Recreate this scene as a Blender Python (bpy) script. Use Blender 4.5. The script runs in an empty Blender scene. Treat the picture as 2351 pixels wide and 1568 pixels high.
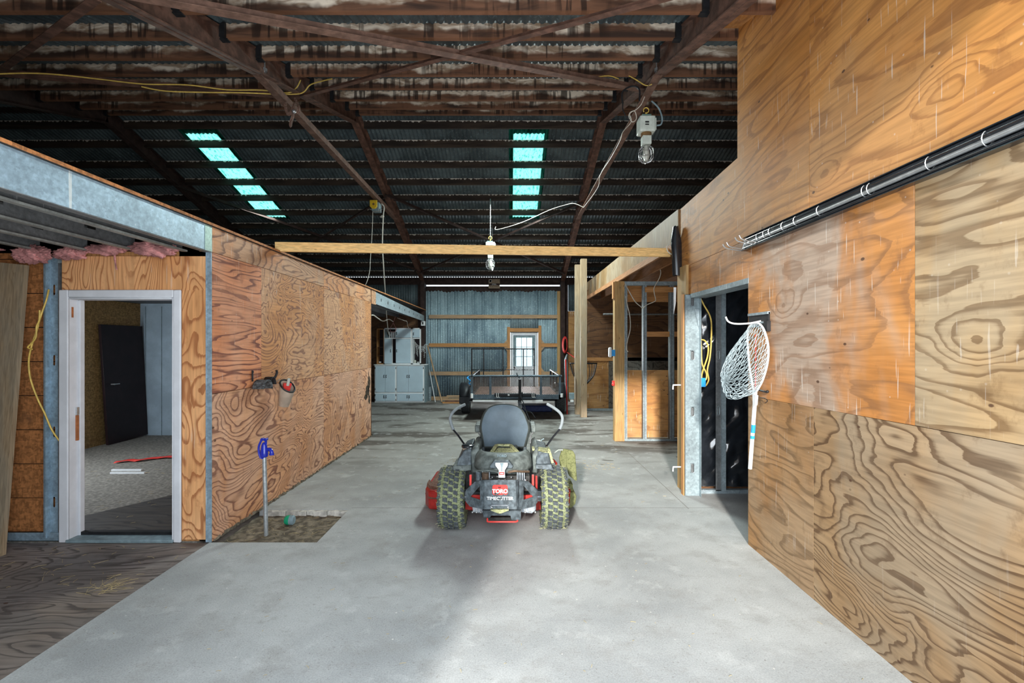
import bpy, bmesh, math, random
from mathutils import Vector, Matrix
random.seed(7)
S = bpy.context.scene
COL = S.collection

# ---------------------------------------------------------------- camera
F = 1090.0            # focal length in pixels of the 2351 px wide frame
EYE = 1.70
cam_d = bpy.data.cameras.new('camera'); cam = bpy.data.objects.new('camera', cam_d); COL.objects.link(cam)
cam_d.sensor_width = 36.0; cam_d.lens = F / 2351 * 36.0
cam_d.shift_x = 3.5 / 2351; cam_d.shift_y = 6.0 / 2351
cam_d.clip_start = 0.05; cam_d.clip_end = 300
cam.location = (0, 0, EYE); cam.rotation_euler = (math.pi / 2, 0, 0)
S.camera = cam

# ---------------------------------------------------------------- light and exposure
w = bpy.data.worlds.new('sky'); S.world = w; w.use_nodes = True
bg = w.node_tree.nodes['Background']; bg.inputs[0].default_value = (0.80, 0.90, 1.0, 1); bg.inputs[1].default_value = 1.9
sd = bpy.data.lights.new('sun', 'SUN'); sd.energy = 4.6; sd.angle = math.radians(3); sd.color = (1.0, 0.95, 0.88)
sun = bpy.data.objects.new('sun', sd); COL.objects.link(sun); sun.location = (-4, -6, 6)
sun.rotation_euler = Vector((0.22, 1.0, -0.33)).to_track_quat('-Z', 'Y').to_euler()
def area(name, loc, direction, sx, sy, power, color=(1, 1, 1)):
    d = bpy.data.lights.new(name, 'AREA'); d.shape = 'RECTANGLE'; d.size = sx; d.size_y = sy; d.energy = power; d.color = color
    o = bpy.data.objects.new(name, d); COL.objects.link(o); o.location = loc
    o.rotation_euler = Vector(direction).to_track_quat('-Z', 'Y').to_euler()
    return o
# daylight of the wide open front of the barn
area('front_daylight', (-0.25, 0.35, 1.7), (0.05, 1, 0.62), 2.4, 2.7, 105, (0.90, 0.95, 1.0)).visible_camera = True
# daylight of the translucent roof panels
for sx_, pw_ in ((0.33, 260), (-5.62, 80)):
    area('roof_daylight', (sx_, 9.8, 4.75), (0, -0.15, -1), 0.5, 2.2, pw_, (0.86, 1.0, 0.97))
# added unseen fill lamp for the room behind the door, then back door daylight
area('room_fill_light', (-6.8, 5.4, 1.5), (1, .25, -.1), .9, 1.0, 75, (0.85, 0.93, 1.0))
area('back_door_daylight', (.41, 14.25, 1.5), (0, -1, -.2), .5, .85, 45, (0.9, 0.96, 1.0))
S.view_settings.view_transform = 'Standard'; S.view_settings.look = 'None'
S.view_settings.gamma = 1.0; S.view_settings.exposure = 0.55
S.view_settings.use_curve_mapping = False
S.cycles.max_bounces = 10; S.cycles.diffuse_bounces = 6; S.cycles.glossy_bounces = 3

# ---------------------------------------------------------------- node helper and materials
class NT:
    def __init__(s, name):
        s.m = bpy.data.materials.new(name); s.m.use_nodes = True
        s.t = s.m.node_tree; s.b = s.t.nodes['Principled BSDF']
    def n(s, typ, **kw):
        nd = s.t.nodes.new(typ)
        for k, v in kw.items(): setattr(nd, k, v)
        return nd
    def put(s, sock, v):
        if v is None: return
        if isinstance(v, bpy.types.NodeSocket): s.t.links.new(v, sock)
        else:
            if hasattr(sock.default_value, '__len__') and not hasattr(v, '__len__'): v = (v,) * len(sock.default_value)
            if hasattr(sock.default_value, '__len__') and len(sock.default_value) == 4 and len(v) == 3: v = (*v, 1)
            sock.default_value = v
    def math(s, op, a, b=None, c=None, clamp=False):
        nd = s.n('ShaderNodeMath', operation=op, use_clamp=clamp)
        s.put(nd.inputs[0], a); s.put(nd.inputs[1], b); s.put(nd.inputs[2], c)
        return nd.outputs[0]
    def vmul(s, v, k):
        nd = s.n('ShaderNodeVectorMath', operation='MULTIPLY'); s.put(nd.inputs[0], v); s.put(nd.inputs[1], k); return nd.outputs[0]
    def vadd(s, v, k):
        nd = s.n('ShaderNodeVectorMath', operation='ADD'); s.put(nd.inputs[0], v); s.put(nd.inputs[1], k); return nd.outputs[0]
    def obj(s): return s.n('ShaderNodeTexCoord').outputs['Object']
    def rnd(s): return s.n('ShaderNodeObjectInfo').outputs['Random']
    def co(s, k=29.0):                       # object coordinates moved by a random step for each object
        r = s.math('MULTIPLY', s.rnd(), k)
        cb = s.n('ShaderNodeCombineXYZ')
        for i in range(3): s.put(cb.inputs[i], r)
        return s.vadd(s.obj(), cb.outputs[0])
    def noise(s, vec, scale, detail=2, rough=.5, dist=0.0):
        nd = s.n('ShaderNodeTexNoise'); s.put(nd.inputs['Vector'], vec); s.put(nd.inputs['Scale'], scale)
        s.put(nd.inputs['Detail'], detail); s.put(nd.inputs['Roughness'], rough); s.put(nd.inputs['Distortion'], dist)
        return nd.outputs[0]
    def voro(s, vec, scale, out='Distance', rand=1.0):
        nd = s.n('ShaderNodeTexVoronoi'); s.put(nd.inputs['Vector'], vec); s.put(nd.inputs['Scale'], scale); s.put(nd.inputs['Randomness'], rand)
        return nd.outputs[out]
    def rng(s, v, a, b, c=0.0, d=1.0, smooth=True):
        nd = s.n('ShaderNodeMapRange'); nd.interpolation_type = 'SMOOTHSTEP' if smooth else 'LINEAR'
        for i, x in enumerate((v, a, b, c, d)): s.put(nd.inputs[i], x)
        return nd.outputs[0]
    def mix(s, f, a, b, mode='MIX'):
        nd = s.n('ShaderNodeMix', data_type='RGBA', blend_type=mode)
        s.put(nd.inputs[0], f); s.put(nd.inputs[6], a); s.put(nd.inputs[7], b)
        return nd.outputs[2]
    def ramp(s, v, stops):
        nd = s.n('ShaderNodeValToRGB'); s.put(nd.inputs[0], v); cr = nd.color_ramp
        while len(cr.elements) < len(stops): cr.elements.new(.5)
        for e, (p, c) in zip(cr.elements, stops):
            e.position = p; e.color = (*c, 1) if hasattr(c, '__len__') else (c, c, c, 1)
        return nd.outputs[0]
    def bump(s, h, strength=.3, dist=.01):
        nd = s.n('ShaderNodeBump'); s.put(nd.inputs['Strength'], strength); s.put(nd.inputs['Distance'], dist); s.put(nd.inputs['Height'], h)
        s.put(s.b.inputs['Normal'], nd.outputs[0])
    def out(s, col, rough=.6, metal=0.0, spec=.3):
        s.put(s.b.inputs['Base Color'], col); s.put(s.b.inputs['Roughness'], rough); s.put(s.b.inputs['Metallic'], metal)
        s.put(s.b.inputs['Specular IOR Level'], spec)
        return s.m

def plain(name, col, rough=.55, metal=0.0, dirt=.25, scale=18, spec=.3):
    k = NT(name); v = k.noise(k.co(), scale, 4, .6)
    f = k.rng(v, .35, .72, 1.0 - dirt, 1.0 + dirt * .6)
    c = k.mix(1.0, col, f, 'MULTIPLY')
    return k.out(c, rough, metal, spec)

def axis_scale(grain, along, across):
    return {'x': (along, across, across), 'y': (across, along, across), 'z': (across, across, along)}[grain]

def plywood(name, light, dark, grain='y', bands=20, along=.42, across=1.7, patch=None, patch_amt=.5, drips=.5, strength=.85, wild=0.0, knots=1.0, hole=None):
    """Rotary-cut veneer: contour lines of a stretched noise field, rings about the knots, stains and white runs."""
    k = NT(name); co = k.co()
    sc = k.vmul(co, axis_scale(grain, along, across))
    n = k.noise(sc, 1.0, 3.2, .40, .25 + wild)
    kv = k.vmul(co, axis_scale(grain, .8, 1.25))
    vd = k.voro(kv, 1.55, 'Distance')
    vc = k.voro(kv, 1.55, 'Color')
    sel = k.math('GREATER_THAN', vc, .45 if knots >= 1 else .62)
    vd2 = k.math('ADD', vd, k.math('MULTIPLY', k.math('SUBTRACT', k.noise(co, 3.0, 3, .6), .5), .22)); near = k.math('MULTIPLY', k.rng(vd2, .0, .34, 1.0, 0.0), sel)
    field = k.math('ADD', k.math('MULTIPLY', n, bands), k.math('MULTIPLY', near, 2.6))
    fine = k.noise(k.vmul(co, axis_scale(grain, 3.0, 45.0)), 1.0, 2, .6)
    field = k.math('ADD', field, k.math('MULTIPLY', fine, .35))
    fr = k.math('FRACT', field)
    line = k.ramp(fr, [(0.0, 1.0), (.15, .95), (.24, .45), (.36, .08), (.60, 0.0), (.965, 0.0), (1.0, .95)])
    vis = k.rng(k.noise(k.vmul(co, axis_scale(grain, .8, 2.2)), 1.0, 2, .5), .26, .46, .45, 1.0)
    lf = k.math('MULTIPLY', k.math('MULTIPLY', line, vis), strength)
    tone = k.noise(k.vmul(co, axis_scale(grain, .7, 1.4)), 1.3, 3, .55)
    base = k.mix(k.rng(tone, .35, .68), light, [c * f for c, f in zip(light, (.80, .72, .62))])
    if patch:
        p = k.rng(k.noise(k.vmul(co, (1.0, 1.0, .55)), 1.25, 4, .55, .6), .42, .60, 0, patch_amt)
        base = k.mix(p, base, patch)
        dark = k.mix(p, dark, [a * .62 + b * .25 for a, b in zip(dark, patch)])
    c = k.mix(lf, base, dark)
    c = k.mix(1.0, c, k.rng(fine, .3, .7, .86, 1.10), 'MULTIPLY')
    c = k.mix(k.rng(k.noise(k.vmul(co, (7, 7, 5)), 1.0, 5, .7), .56, .68, 0, .35), c, dark)
    kn = k.math('MULTIPLY', k.rng(k.math('ADD', vd, k.math('MULTIPLY', fine, .01)), .018, .034, 1.0, 0.0), sel)
    c = k.mix(k.math('MULTIPLY', kn, .9), c, [a * .28 for a in (dark if isinstance(dark, (tuple, list)) else (.2, .09, .04))])
    small = k.rng(k.voro(k.vmul(co, axis_scale(grain, 1.6, 2.6)), 2.1), .042, .062, .88, 0.0)
    c = k.mix(small, c, (.07, .03, .015))
    if drips:
        d1 = k.noise(k.vmul(co, (62, 62, 3.2)), 1.0, 2, .5)
        gate = k.rng(k.noise(co, 1.6, 3, .5), .42, .55)
        c = k.mix(k.math('MULTIPLY', k.rng(d1, .665, .69, 0, drips), gate), c, (.72, .68, .62))
        spk = k.rng(k.voro(co, 11), .05, .075, .55 * drips, 0.0)
        c = k.mix(spk, c, (.75, .72, .68))
    k.bump(k.math('ADD', fr, k.math('MULTIPLY', fine, .6)), .12, .004)
    return k.out(c, .62)

def lumber(name, light, dark, grain='x', stain=None, stain_amt=.5, knots=.8):
    k = NT(name); co = k.co()
    n = k.noise(k.vmul(co, axis_scale(grain, .5, 9)), 1.0, 2, .5, .3)
    fr = k.math('FRACT', k.math('MULTIPLY', n, 12))
    f = k.rng(fr, .0, .5, .8, 0.0)
    c = k.mix(k.math('MULTIPLY', f, .6), light, dark)
    kn = k.rng(k.voro(k.vmul(co, axis_scale(grain, 1.6, 5)), 2.2), .05, .10, knots, 0)
    c = k.mix(kn, c, [a * .45 for a in dark])
    if stain:
        c = k.mix(k.rng(k.noise(k.vmul(co, axis_scale(grain, 1.0, 4)), 1.4, 4, .6), .42, .62, 0, stain_amt), c, stain)
    fine = k.noise(k.vmul(co, axis_scale(grain, 4, 70)), 1.0, 2, .6)
    c = k.mix(1.0, c, k.rng(fine, .3, .7, .8, 1.12), 'MULTIPLY')
    return k.out(c, .65)

def purlin_mat():
    """Old roof timber: brown, whitish mould on the upper half, dark runs hanging from the top edge."""
    k = NT('water_stained_roof_timber'); co = k.co(43.0); o = k.obj()
    sep = k.n('ShaderNodeSeparateXYZ'); k.put(sep.inputs[0], o); z = sep.outputs[2]
    n = k.noise(k.vmul(co, (1.1, 3, 7)), 1.0, 4, .6, .5)
    brown = k.mix(k.rng(n, .35, .65), (.22, .105, .06), (.050, .028, .020))
    # local z runs 0 (bottom edge) to 0.14 (top edge)
    zz = k.math('ADD', z, k.math('MULTIPLY', k.math('SUBTRACT', k.noise(k.vmul(co, (2.2, 2, 2)), 1.0, 4, .62), .5), .26))
    pale = k.rng(zz, .055, .105, 0, 1)
    ptone = k.mix(k.rng(k.noise(k.vmul(co, (3.5, 4, 10)), 1.0, 4, .6, .8), .38, .62), (.92, .80, .65), (.34, .24, .16))
    c = k.mix(k.math('MULTIPLY', pale, .9), brown, ptone)
    runs = k.noise(k.vmul(co, (16, 3, 1.1)), 1.0, 3, .55)
    dark = k.math('MULTIPLY', k.rng(runs, .50, .58), k.rng(k.noise(k.vmul(co, (1.6, 1, 1)), 1.0, 2), .42, .55))
    c = k.mix(k.math('MULTIPLY', dark, .85), c, (.025, .014, .010))
    low = k.rng(z, .0, .018, 1, 0)
    c = k.mix(k.math('MULTIPLY', low, .6), c, (.20, .085, .04))
    return k.out(c, .75)

def purlin_far_mat():
    k = NT('grey_dripped_roof_timber'); co = k.co(43.0); o = k.obj()
    sep = k.n('ShaderNodeSeparateXYZ'); k.put(sep.inputs[0], o); z = sep.outputs[2]
    n = k.noise(k.vmul(co, (1.1, 3, 7)), 1.0, 4, .6, .5)
    c = k.mix(k.rng(n, .35, .65), (.055, .038, .027), (.020, .014, .011))
    saw = k.noise(k.vmul(co, (19, 0, .5)), 1.0, 3, .7)
    edge = k.math('ADD', z, k.math('MULTIPLY', k.math('SUBTRACT', saw, .5), .13))
    c = k.mix(k.rng(edge, .117, .127, 0, .85), c, (.74, .68, .60))
    return k.out(c, .75)

def galv(name, col=(.36, .44, .48), drips=.5, rough=.45, metal=.35, dark=.0):
    k = NT(name); co = k.co()
    sp = k.math('ADD', k.voro(co, 55, 'Color'), 0.0); n = k.noise(co, 2.2, 5, .6)
    c = k.mix(k.rng(n, .36, .66), col, [a * .74 for a in col])
    c = k.mix(.16, c, sp, 'OVERLAY')
    c = k.mix(1.0, c, k.rng(k.noise(co, 26, 3, .6), .35, .7, .88, 1.15), 'MULTIPLY')
    if drips:
        d1 = k.noise(k.vmul(co, (30, 30, 1.2)), 1.0, 2, .55)
        c = k.mix(k.rng(d1, .70, .74, 0, drips), c, (.78, .78, .74))
        c = k.mix(k.rng(k.voro(co, 16), .06, .09, .6 * drips, 0), c, (.8, .8, .78))
    return k.out(c, rough, metal, .4)

def corrugated_mat(name, col, dark, spot=.5):
    k = NT(name); co = k.co()
    n = k.noise(k.vmul(co, (1, 1, .4)), 1.6, 5, .65)
    c = k.mix(k.rng(n, .32, .66), col, dark)
    m = k.noise(k.vmul(co, (26, 12, 26)), 1.0, 4, .7)
    c = k.mix(k.rng(m, .55, .70, 0, spot), c, [min(1, a * 2.2) for a in col])
    c = k.mix(k.rng(m, .28, .40, spot, 0), c, [a * .3 for a in dark])
    return k.out(c, .55, .15, .35)

def concrete():
    k = NT('worn_concrete'); o = k.obj()
    sep = k.n('ShaderNodeSeparateXYZ'); k.put(sep.inputs[0], o); x, y = sep.outputs[0], sep.outputs[1]
    n = k.noise(o, .8, 6, .6); n2 = k.noise(o, 3.3, 5, .65)
    c = k.mix(k.rng(n, .32, .66), (.30, .31, .31), (.445, .455, .45))
    c = k.mix(k.rng(n2, .47, .70, 0, .5), c, (.28, .275, .26))
    # base darkens smoothly toward the back, with damp dirty patches there
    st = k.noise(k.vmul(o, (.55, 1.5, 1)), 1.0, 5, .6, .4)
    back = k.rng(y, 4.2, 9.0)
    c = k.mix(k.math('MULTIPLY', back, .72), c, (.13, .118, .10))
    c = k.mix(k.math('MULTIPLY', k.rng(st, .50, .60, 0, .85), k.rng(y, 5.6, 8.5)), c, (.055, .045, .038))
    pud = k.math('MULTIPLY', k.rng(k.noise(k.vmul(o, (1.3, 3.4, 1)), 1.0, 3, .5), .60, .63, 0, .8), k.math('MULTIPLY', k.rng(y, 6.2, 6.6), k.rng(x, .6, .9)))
    c = k.mix(pud, c, (.07, .06, .05))
    c = k.mix(k.rng(k.noise(o, 55, 3, .7), .60, .70, 0, .55), c, (.16, .14, .12))
    c = k.mix(k.rng(k.noise(k.vmul(o, (5, 9, 1)), 1.0, 6, .72), .55, .70, 0, .35), c, (.24, .225, .20))
    c = k.mix(k.rng(k.noise(k.vadd(o, (7, 3, 0)), 4.2, 6, .7), .54, .68, 0, .35), c, (.56, .57, .56))
    c = k.mix(k.rng(k.voro(o, 7.5), .035, .055, .5, 0), c, (.78, .77, .72))
    c = k.mix(1.0, c, k.rng(k.noise(o, 120, 2, .6), .3, .7, .88, 1.1), 'MULTIPLY')
    for v, at, lo, hi, other in ((y, 4.93, -1.65, 2.1, x), (x, 1.84, 4.9, 9.0, y), (y, 9.3, -3, 6, x)):
        dd = k.math('ABSOLUTE', k.math('SUBTRACT', v, at))
        ln = k.math('MULTIPLY', k.rng(dd, .002, .007, .7, 0), k.math('MULTIPLY', k.math('GREATER_THAN', other, lo), k.math('LESS_THAN', other, hi)))
        c = k.mix(ln, c, (.13, .115, .10))
    k.bump(k.noise(o, 60, 4, .7), .25, .004)
    return k.out(c, .78)

def osb(name, col=(.50, .25, .10)):
    k = NT(name); co = k.co()
    v = k.voro(k.vmul(co, (62, 62, 26)), 1.0, 'Color')
    v2 = k.voro(k.vmul(k.vadd(co, (3, 5, 1)), (28, 28, 64)), 1.0, 'Color')
    f = k.math('MULTIPLY', k.math('ADD', k.math('ADD', v, 0), k.math('ADD', v2, 0)), .5)
    c = k.mix(k.rng(f, .2, .85), [a * .6 for a in col], [min(1, a * 1.25) for a in col])
    c = k.mix(k.rng(k.noise(co, 3, 4, .6), .6, .7, 0, .5), c, (.16, .08, .04))
    return k.out(c, .7)

def glassy(name, col, t=.8):
    k = NT(name)
    tr = k.n('ShaderNodeBsdfTranslucent'); k.put(tr.inputs[0], col)
    gl = k.n('ShaderNodeBsdfTransparent'); k.put(gl.inputs[0], col)
    mx = k.n('ShaderNodeMixShader'); k.put(mx.inputs[0], t); k.put(mx.inputs[1], gl.outputs[0]); k.put(mx.inputs[2], tr.outputs[0])
    o = [n for n in k.t.nodes if n.type == 'OUTPUT_MATERIAL'][0]
    k.t.links.new(mx.outputs[0], o.inputs[0]); return k.m

def skylight_mat():
    k = NT('green_translucent_fibreglass'); co = k.obj()
    n = k.noise(k.vmul(co, (22, 9, 9)), 1.0, 4, .7)
    c = k.mix(k.rng(n, .50, .62, 0, .85), (.22, .72, .58), (.03, .28, .22))
    tr = k.n('ShaderNodeBsdfTranslucent'); k.put(tr.inputs[0], c)
    o = [q for q in k.t.nodes if q.type == 'OUTPUT_MATERIAL'][0]
    k.t.links.new(tr.outputs[0], o.inputs[0]); return k.m

M = {}
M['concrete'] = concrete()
M['ply_right_hi'] = plywood('ply_orange_horizontal', (.55, .25, .068), (.24, .09, .026), 'y', 17, .30, 1.5, (.50, .27, .11), .5, .45, .62)
M['ply_right_hi2'] = plywood('ply_orange_band', (.58, .28, .085), (.26, .10, .03), 'y', 14, .30, 1.3, None, 0, .3, .75)
M['ply_right_grey'] = plywood('ply_greyed_orange', (.54, .24, .07), (.24, .11, .045), 'y', 14, .5, 1.3, (.42, .32, .245), .95, .5, .65)
M['ply_right_tan'] = plywood('ply_tan_wide', (.41, .275, .14), (.15, .08, .032), 'y', 20, .36, 1.7, (.36, .30, .21), .5, .22, .8)
M['ply_right_low'] = plywood('ply_tan_figured', (.37, .25, .14), (.11, .058, .026), 'y', 25, .62, 1.75, (.30, .245, .175), .6, .06, .95, .25)
M['ply_right_low2'] = plywood('ply_brown_fine', (.36, .20, .085), (.14, .075, .03), 'y', 22, .5, 1.7, (.34, .25, .16), .6, .25, .7)
M['ply_left_hi'] = plywood('ply_red_straight', (.70, .29, .14), (.20, .06, .035), 'y', 34, .28, 2.3, (.62, .35, .23), .4, .4, 1.0)
M['ply_left_patchy'] = plywood('ply_patchy', (.62, .30, .12), (.22, .085, .045), 'y', 26, 1.0, 1.7, (.58, .38, .25), .45, .5, .95, .9)
M['ply_left_low'] = plywood('ply_swirled', (.66, .34, .18), (.21, .08, .045), 'y', 42, .75, 1.25, (.62, .40, .29), .5, .06, 1.0, .35)
M['ply_left_band'] = plywood('ply_band', (.65, .31, .14), (.21, .085, .045), 'y', 26, .4, 2.2, (.48, .35, .24), .5, .5, .95)
M['ply_door'] = plywood('ply_vertical', (.84, .45, .21), (.36, .125, .045), 'z', 46, .5, 2.0, None, 0, .25, .85, .1)
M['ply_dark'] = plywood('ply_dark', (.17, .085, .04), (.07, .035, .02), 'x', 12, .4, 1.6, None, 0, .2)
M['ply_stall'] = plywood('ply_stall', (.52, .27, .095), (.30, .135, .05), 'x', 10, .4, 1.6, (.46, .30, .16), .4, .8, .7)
M['ply_greyboard'] = plywood('ply_grey_board', (.16, .145, .13), (.05, .045, .04), 'z', 26, .9, 1.5, None, 0, .2)
M['ply_loft'] = plywood('ply_header', (.24, .15, .07), (.14, .08, .035), 'z', 14, .5, 3.0, (.30, .25, .18), .6, .3, .6)
M['deck'] = plywood('weathered_deck_ply', (.27, .24, .23), (.085, .07, .063), 'x', 30, .5, 2.0, (.13, .12, .115), .6, 0, .9, .2)
M['loft_top'] = plain('darkened_loft_boards', (.05, .045, .04), .9, 0, .3, 4)  # deck colour darkened so that no bounce light reaches the left roof
M['mat'] = plywood('dark_mat', (.085, .08, .078), (.03, .028, .028), 'x', 26, .4, 2.0, None, 0, 0)
M['purlin'] = purlin_mat(); M['purlin_far'] = purlin_far_mat()
M['rust'] = plain('rusty_brown_steel', (.15, .075, .052), .7, .1, .45, 9)
M['rust_lt'] = plain('light_brown_steel', (.20, .115, .085), .6, .1, .35, 12)
M['rust_dk'] = plain('dark_brown_steel', (.045, .026, .022), .75, .1, .4, 9)
M['new_pine'] = lumber('fresh_pine', (.95, .62, .26), (.85, .47, .16), 'x', None, 0, .75)
M['post'] = lumber('grey_brown_post', (.34, .25, .155), (.20, .13, .075), 'z', (.27, .23, .17), .6, .7)
M['post_y'] = lumber('yellow_brown_post', (.50, .30, .12), (.32, .17, .06), 'z', (.30, .24, .12), .5, .8)
M['girt'] = lumber('pine_girt', (.50, .33, .19), (.34, .17, .08), 'x', (.36, .26, .18), .5, .9)
M['frame_wood'] = lumber('orange_framing', (.52, .26, .10), (.34, .15, .05), 'z', None, 0, .9)
M['frame_wood_x'] = lumber('orange_framing_x', (.55, .27, .10), (.34, .15, .05), 'x', None, 0, .9)
M['joist_y'] = lumber('brown_joist', (.36, .17, .075), (.22, .10, .045), 'y', None, 0, .7)
M['osb'] = osb('osb_orange', (.47, .19, .065)); M['osb_y'] = osb('osb_yellow', (.36, .24, .10))
M['galv'] = galv('galvanised_steel'); M['galv_blue'] = galv('galvanised_blue', (.34, .46, .55), .6)
M['galv_lt'] = galv('galvanised_light', (.34, .42, .45), .3); M['galv_dk'] = galv('galvanised_grey_joist', (.20, .21, .215), .25, .5, .3)
M['galv_lip'] = galv('galvanised_lip', (.34, .35, .33), .1, .5, .3)
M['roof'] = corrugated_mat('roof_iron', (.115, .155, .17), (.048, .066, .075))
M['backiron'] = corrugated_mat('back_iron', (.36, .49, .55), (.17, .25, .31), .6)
M['skylight'] = skylight_mat()
M['white'] = plain('white_paint', (.72, .74, .76), .45, 0, .10, 6)
M['door_white'] = plain('white_door_trim', (.70, .72, .76), .6, 0, .08, 5, .15)
M['cab_white'] = plain('cabinet_white', (.86, .89, .90), .4, 0, .05, 5)
M['cab_blue'] = plain('cabinet_pale_blue', (.58, .73, .83), .4, 0, .06, 3)
M['black'] = plain('black', (.018, .018, .02), .5, 0, .3)
M['black_gloss'] = plain('black_gloss', (.016, .019, .024), .14, 0, .3, 12, 1.0)
M['dark_door'] = plain('dark_maroon_door', (.020, .010, .012), .4, 0, .3, 5)
M['dirt'] = plain('dirt', (.20, .165, .12), .95, 0, .55, 16)
M['gravel'] = plain('pale_gravel', (.60, .57, .52), .95, 0, .2, 16)  # unseen ground outside, kept pale to bounce light up to the roof
M['room_floor'] = plain('dusty_floor', (.25, .235, .205), .9, 0, .4, 30)
M['panel_blue'] = plain('blue_white_panel', (.34, .44, .52), .55, 0, .15, 3)
M['pink'] = plain('pink_insulation', (.60, .27, .26), .95, 0, .5, 14)
M['yellow_wire'] = plain('yellow_cable', (.75, .52, .12), .5, 0, .2)
M['white_wire'] = plain('white_cable', (.62, .58, .50), .5, 0, .2)
M['orange_clay'] = plain('orange_piece', (.45, .16, .06), .6)
M['blue_gloss'] = plain('blue_enamel', (.015, .03, .42), .22, 0, .2, 10, .6)
M['red'] = plain('red_paint', (.50, .03, .025), .4, 0, .3, 10)
M['red_plastic'] = plain('red_plastic', (.75, .06, .05), .4, 0, .1)
M['green_plastic'] = plain('green_plastic', (.01, .32, .16), .4, 0, .2)
M['grey_plastic'] = plain('grey_plastic', (.22, .30, .33), .5, 0, .2)
M['cyan'] = plain('blue_plastic', (.03, .32, .75), .4, 0, .1)
M['rope'] = plain('white_rope', (.66, .63, .56), .8, 0, .25, 60)
M['steel'] = plain('bright_steel', (.55, .57, .58), .3, .7, .2)
M['white_pl'] = plain('white_plastic', (.80, .83, .84), .4, 0, .08)
M['yellow'] = plain('yellow_paint', (.75, .50, .03), .4, 0, .1)
M['lampbox'] = plain('pale_green_box', (.60, .66, .60), .5, 0, .12)
M['brass'] = plain('brown_collar', (.24, .14, .06), .5, .2)
M['glass_bulb'] = plain('bulb_glass', (.55, .56, .50), .15, 0, .1)
M['leather'] = plain('pale_leather', (.44, .35, .27), .75, 0, .2, 7)
M['straw'] = plain('straw', (.58, .46, .24), .8, 0, .3)
M['ceiling_panel'] = plain('dark_ceiling_panel', (.12, .13, .14), .7)

# ---------------------------------------------------------------- mesh helpers
def P(px, py, d):
    """point seen at pixel (px,py) of the photo, d metres in front of the eye"""
    return Vector(((px - 1172) / F * d, d, EYE + (790 - py) / F * d))

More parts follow.
